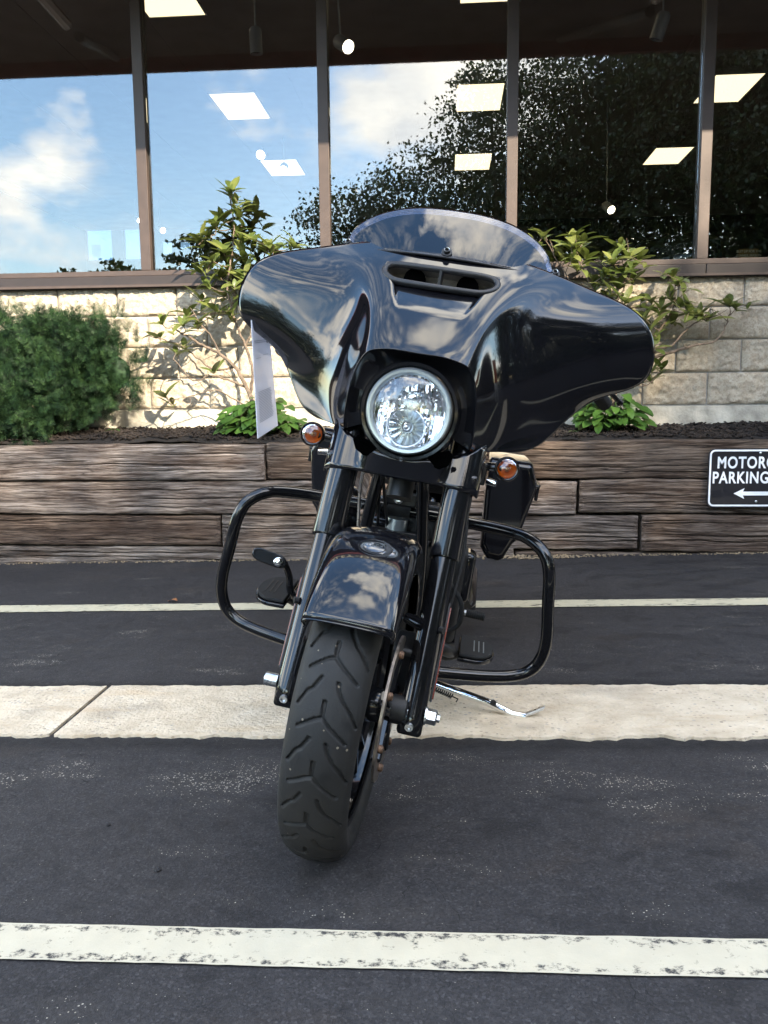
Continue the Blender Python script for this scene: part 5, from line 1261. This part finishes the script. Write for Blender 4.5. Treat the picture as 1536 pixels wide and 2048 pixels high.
# dry leaves and stones on the ground
def dry(px, py, label, s, rot, onbed=False):
    p = onG(px, py) if not onbed else onY(px, py, 5.2)
    if onbed: p[2] = soil_h(p[0], 5.2)+.012
    mb = MB(); v = []
    for i in range(6):
        t = i/5; w = .32*math.sin(math.pi*(t*.9+.05)); v += [(-w, t-.5, .10*math.sin(t*5)+.18*w), (0, t-.5, .02+.10*math.sin(t*5)), (w, t-.5, .10*math.sin(t*5)+.25*w)]
    f = []
    for i in range(5): a = 3*i; f += [(a,a+1,a+4,a+3),(a+1,a+2,a+5,a+4)]
    R3 = rz(rot); mb.add([p+R3 @ (np.array(q)*s)+np.array([0,0,.008]) for q in v], f)
    tag(mb.build('dry_leaf', M['dry_leaf'], fix=False), label, 'leaf', 'dry leaves on the ground')
dry(345, 1204, 'brown dry leaf lying on the cream painted line', .055, 1.3)
dry(222, 1117, 'brown leaf scrap against the left foot of the timbers', .05, .4)
dry(1262, 1100, 'small tan leaf at the timber foot below the right joint', .035, .9)
dry(1357, 1099, 'small tan leaf at the timber foot under the parking sign', .03, 2.0)
dry(1488, 1099, 'brown leaf near the right edge at the timber foot', .045, 1.6)
def stone(px, py, label, r, seed):
    rnd = random.Random(seed); p = onG(px, py); mb = MB()
    mb.lathe([(0,-.3*r),(r*.8,-.2*r),(r,.15*r),(r*.7,.55*r),(0,.7*r)], (p[0], p[1], p[2]+.3*r), (0,0,1), 9, cap=False)
    mb.v = [(a+rnd.uniform(-.15,.15)*r, b+rnd.uniform(-.15,.15)*r, c) for a, b, c in mb.v]
    tag(mb.build('pebble', M['asphalt'], ang=20), label, 'pebble', 'loose pebbles on the asphalt')
stone(315, 1741, 'dark pebble on the asphalt left of the front tyre', .008, 1)
stone(216, 1651, 'small dark pebble further left on the asphalt', .006, 2)
# ------------------------------------------------------------------ trees behind the camera (mirrored in the glass, shading the lot)
def tree(name, label, base, clumps, nleaf, lsize, seed, trunk_r=.22, group=None):
    rs = np.random.RandomState(seed); rnd = random.Random(seed); root = empty(name, tuple(base), label, 'tree', group)
    mb = MB(); base = np.array(base, float); top = np.mean([c[:3] for c in clumps], axis=0)
    mb.tube(catmull([base+np.array([0,0,-.1]), base*.5+np.array([top[0],top[1],top[2]])*.5*np.array([1,1,.8]), top], 6), [trunk_r, trunk_r*.35], 10)
    for c in clumps:
        e = np.array(c[:3]); s_ = base+(top-base)*rnd.uniform(.3,.7)
        mb.tube(catmull([s_, (s_+e)/2+np.array([0,0,-.3]), e], 5), [trunk_r*.4, trunk_r*.10], 7)
    mb.build('trunk', M['bark'], root, fix=False)
    vol = np.array([c[3]*c[4]*c[5] for c in clumps])**(2/3); vol /= vol.sum(); Vs = []
    for c, k in zip(clumps, vol):
        n = int(nleaf*k); sub = max(6, n//45)
        v = rs.normal(size=(sub,3)); v /= np.linalg.norm(v, axis=1)[:,None]; cc = np.array(c[:3])+v*np.array(c[3:6])*(rs.rand(sub,1)**.45)
        idx = rs.randint(0, sub, n); P = cc[idx]+np.clip(rs.normal(size=(n,3)), -1.6, 1.6)*np.array([.30,.30,.11])*(np.mean(c[3:6])/1.6)
        d = rs.normal(size=(n,3))+np.array([0,0,-.3]); d /= np.linalg.norm(d, axis=1)[:,None]
        w = np.cross(d, rs.normal(size=(n,3))); w /= np.linalg.norm(w, axis=1)[:,None]
        L = lsize*(.6+.8*rs.rand(n,1)); Wd = L*.30
        Vs.append(np.stack([P-d*L*.5, P+w*Wd, P+d*L*.5, P-w*Wd], 1).reshape(-1,3))
    V = np.concatenate(Vs); F = np.arange(len(V)).reshape(-1,4); fast_obj('crown', V, F, M['tree'], root)
g_t = 'tall trees behind the camera'
tree('shade_tree', 'broad leafy tree mirrored in the third window', (1.2,-9.6,gz(1.2)), [(1.6,-10,7.2,1.9,2.2,1.5), (.0,-10,5.6,2.0,2,1.5), (-2.1,-9.8,4.9,1.6,1.6,1.4), (-3.0,-9.8,3.6,1.1,1.4,1.0), (3.6,-10,8.6,1.8,2.2,1.5), (2.6,-10,5.2,2.2,2.2,1.8), (-.4,-9.8,3.2,2.2,1.8,1.2), (4.8,-10,5.8,1.6,2.2,2.2), (1.0,-10,8.3,1.0,1.2,.7), (4.2,-10,7.2,1.5,2.0,1.6), (5.2,-10.3,7.9,1.4,2.0,1.6), (3.2,-10.2,6.4,1.4,2,1.4)], 100000, .095, 61, group=g_t)
tree('shade_tree', 'dense dark tree filling the reflection in the fourth window', (7.6,-10.2,.14), [(5.6,-10.2,8.4,2.0,2.4,2.0), (8.2,-10.4,8.9,2.4,2.6,1.6), (10.6,-10.4,8.6,2.0,2.6,1.8), (6.8,-10.2,5.8,2.6,2.4,2.2), (9.8,-10.4,5.6,2.6,2.4,2.2), (7.8,-10.2,3.2,3.2,2.2,1.6), (11.6,-10.2,4.0,2.0,2.2,2.0), (6.2,-10.6,7.6,2,2.2,2), (9.3,-10.3,7.4,2.4,2.4,2), (8.8,-10,1.1,3.6,2.0,1.2)], 170000, .115, 62, .28, g_t)
tree('shade_tree', 'tallest tree at the far right behind the camera', (15.5,-10.5,.14), [(14.0,-10.5,11.0,2.0,2.4,2.6), (16.4,-10.6,13.0,2.4,2.4,2.6), (15.2,-10.4,7.6,3.0,2.4,2.6), (18.0,-10.4,9.4,2.2,2.4,2.8), (15.6,-10.4,4.2,3.2,2.4,2.0), (14.5,-9.6,1.3,3.5,2.0,1.4)], 66000, .16, 63, .3, g_t)
tree('shade_tree', 'dense tree along the right side of the lot', (17,-4,.14), [(15.5,-4.5,8.5,2.6,2.6,3.0), (16.5,-2.5,6.0,2.6,2.8,3.4), (17.5,-6,6.5,2.6,2.6,3.6), (16.5,-4,3.0,3.0,4.0,2.2), (15.5,-6.5,1.2,2.5,3.5,1.3), (15.5,-1,1.2,2.5,3.5,1.3)], 44000, .19, 64, .3, g_t)
tree('shade_tree', 'second dense tree further along the right side of the lot', (18,3,.14), [(16.5,2.0,8.5,2.6,2.6,3.0), (17.5,4.5,6.0,2.6,2.8,3.4), (17.5,1,6.0,2.6,2.6,3.6), (17.0,3,3.0,3.0,4.0,2.2), (16,4,1.2,2.5,4,1.3)], 36000, .20, 65, .3, g_t)
for i, (px, dist, hh, lab) in enumerate(((165, 58, 11, 'distant tree mirrored low in the first window'), (195, 70, 12, 'distant tree mirrored beside the first mullion'), (258, 66, 12.5, 'distant tree mirrored at the foot of the first mullion'), (345, 60, 11.5, 'distant dark tree mirrored low left in the second window'), (395, 55, 12.5, 'distant tree mirrored behind the leggy shrub'), (60, 90, 8, 'distant tree at the left edge of the reflection'))):
    dr = ray(px, 540); x = dr[0]/dr[1]*(dist+11); y = 5.5-(dist+5.5)
    tree('distant_tree', lab, (x, y, -.14), [(x, y, hh*.72*1.25, hh*.22, hh*.2, hh*.26), (x+hh*.2, y, hh*.5, hh*.25, hh*.2, hh*.25), (x-hh*.22, y, hh*.48, hh*.24, hh*.2, hh*.24)], 4200, .48, 70+i, .3, 'distant trees behind the lot')
# orange banner on two poles behind the camera, seen as small reflections in the paint
bb = empty('banner_sign', (5.9,3.95,gz(5.9)), 'small orange sign on two thin posts, mirrored in the right fairing wing', 'sign')
MB().box((5.88,3.72,.95), (5.90,4.12,1.75)).build('panel', M['banner'], bb, smooth=False)
for y in (3.74, 4.10): MB().tube([(5.92,y,gz(5.9)), (5.92,y,1.80)], .014, 8).build('post', M['white_metal'], bb)
# woodland edge round the back of the lot
def wood_edge():
    rs = np.random.RandomState(88); Vs = []
    for k in range(46):
        a = R_(-100+200*k/45+rs.uniform(-2,2)); dist = rs.uniform(30, 46)
        if abs(math.degrees(a)+22) < 24: dist = rs.uniform(95, 120)      # open to the far trees on the left
        x, y = math.sin(a)*dist, -math.cos(a)*dist; hh = rs.uniform(8, 13)*(1.25 if a > 0 else .9); w = rs.uniform(3, 5)*(dist/38)
        n = 2600; sub = 60
        v = rs.normal(size=(sub,3)); v /= np.linalg.norm(v, axis=1)[:,None]; cc = np.array([x, y, hh*.52])+v*np.array([w, w*.6, hh*.46])*(rs.rand(sub,1)**.4)
        P = cc[rs.randint(0, sub, n)]+rs.normal(size=(n,3))*np.array([.9,.9,.7])
        P[:750,2] = rs.rand(750)*hh*.30; P[:750,0] = x+rs.normal(size=750)*w*1.0
        P[:,2] = np.maximum(P[:,2], -.1)
        d = rs.normal(size=(n,3)); d /= np.linalg.norm(d, axis=1)[:,None]; wv = np.cross(d, rs.normal(size=(n,3))); wv /= np.linalg.norm(wv, axis=1)[:,None]
        L = .45*(.6+.8*rs.rand(n,1))
        Vs.append(np.stack([P-d*L*.5, P+wv*L*.32, P+d*L*.5, P-wv*L*.32], 1).reshape(-1,3))
    V = np.concatenate(Vs); F = np.arange(len(V)).reshape(-1,4)
    o = fast_obj('woodland_edge', V, F, M['tree'], None)
    tag(o, 'green woodland edge round the far side of the lot', 'woodland', kind='stuff')
wood_edge()
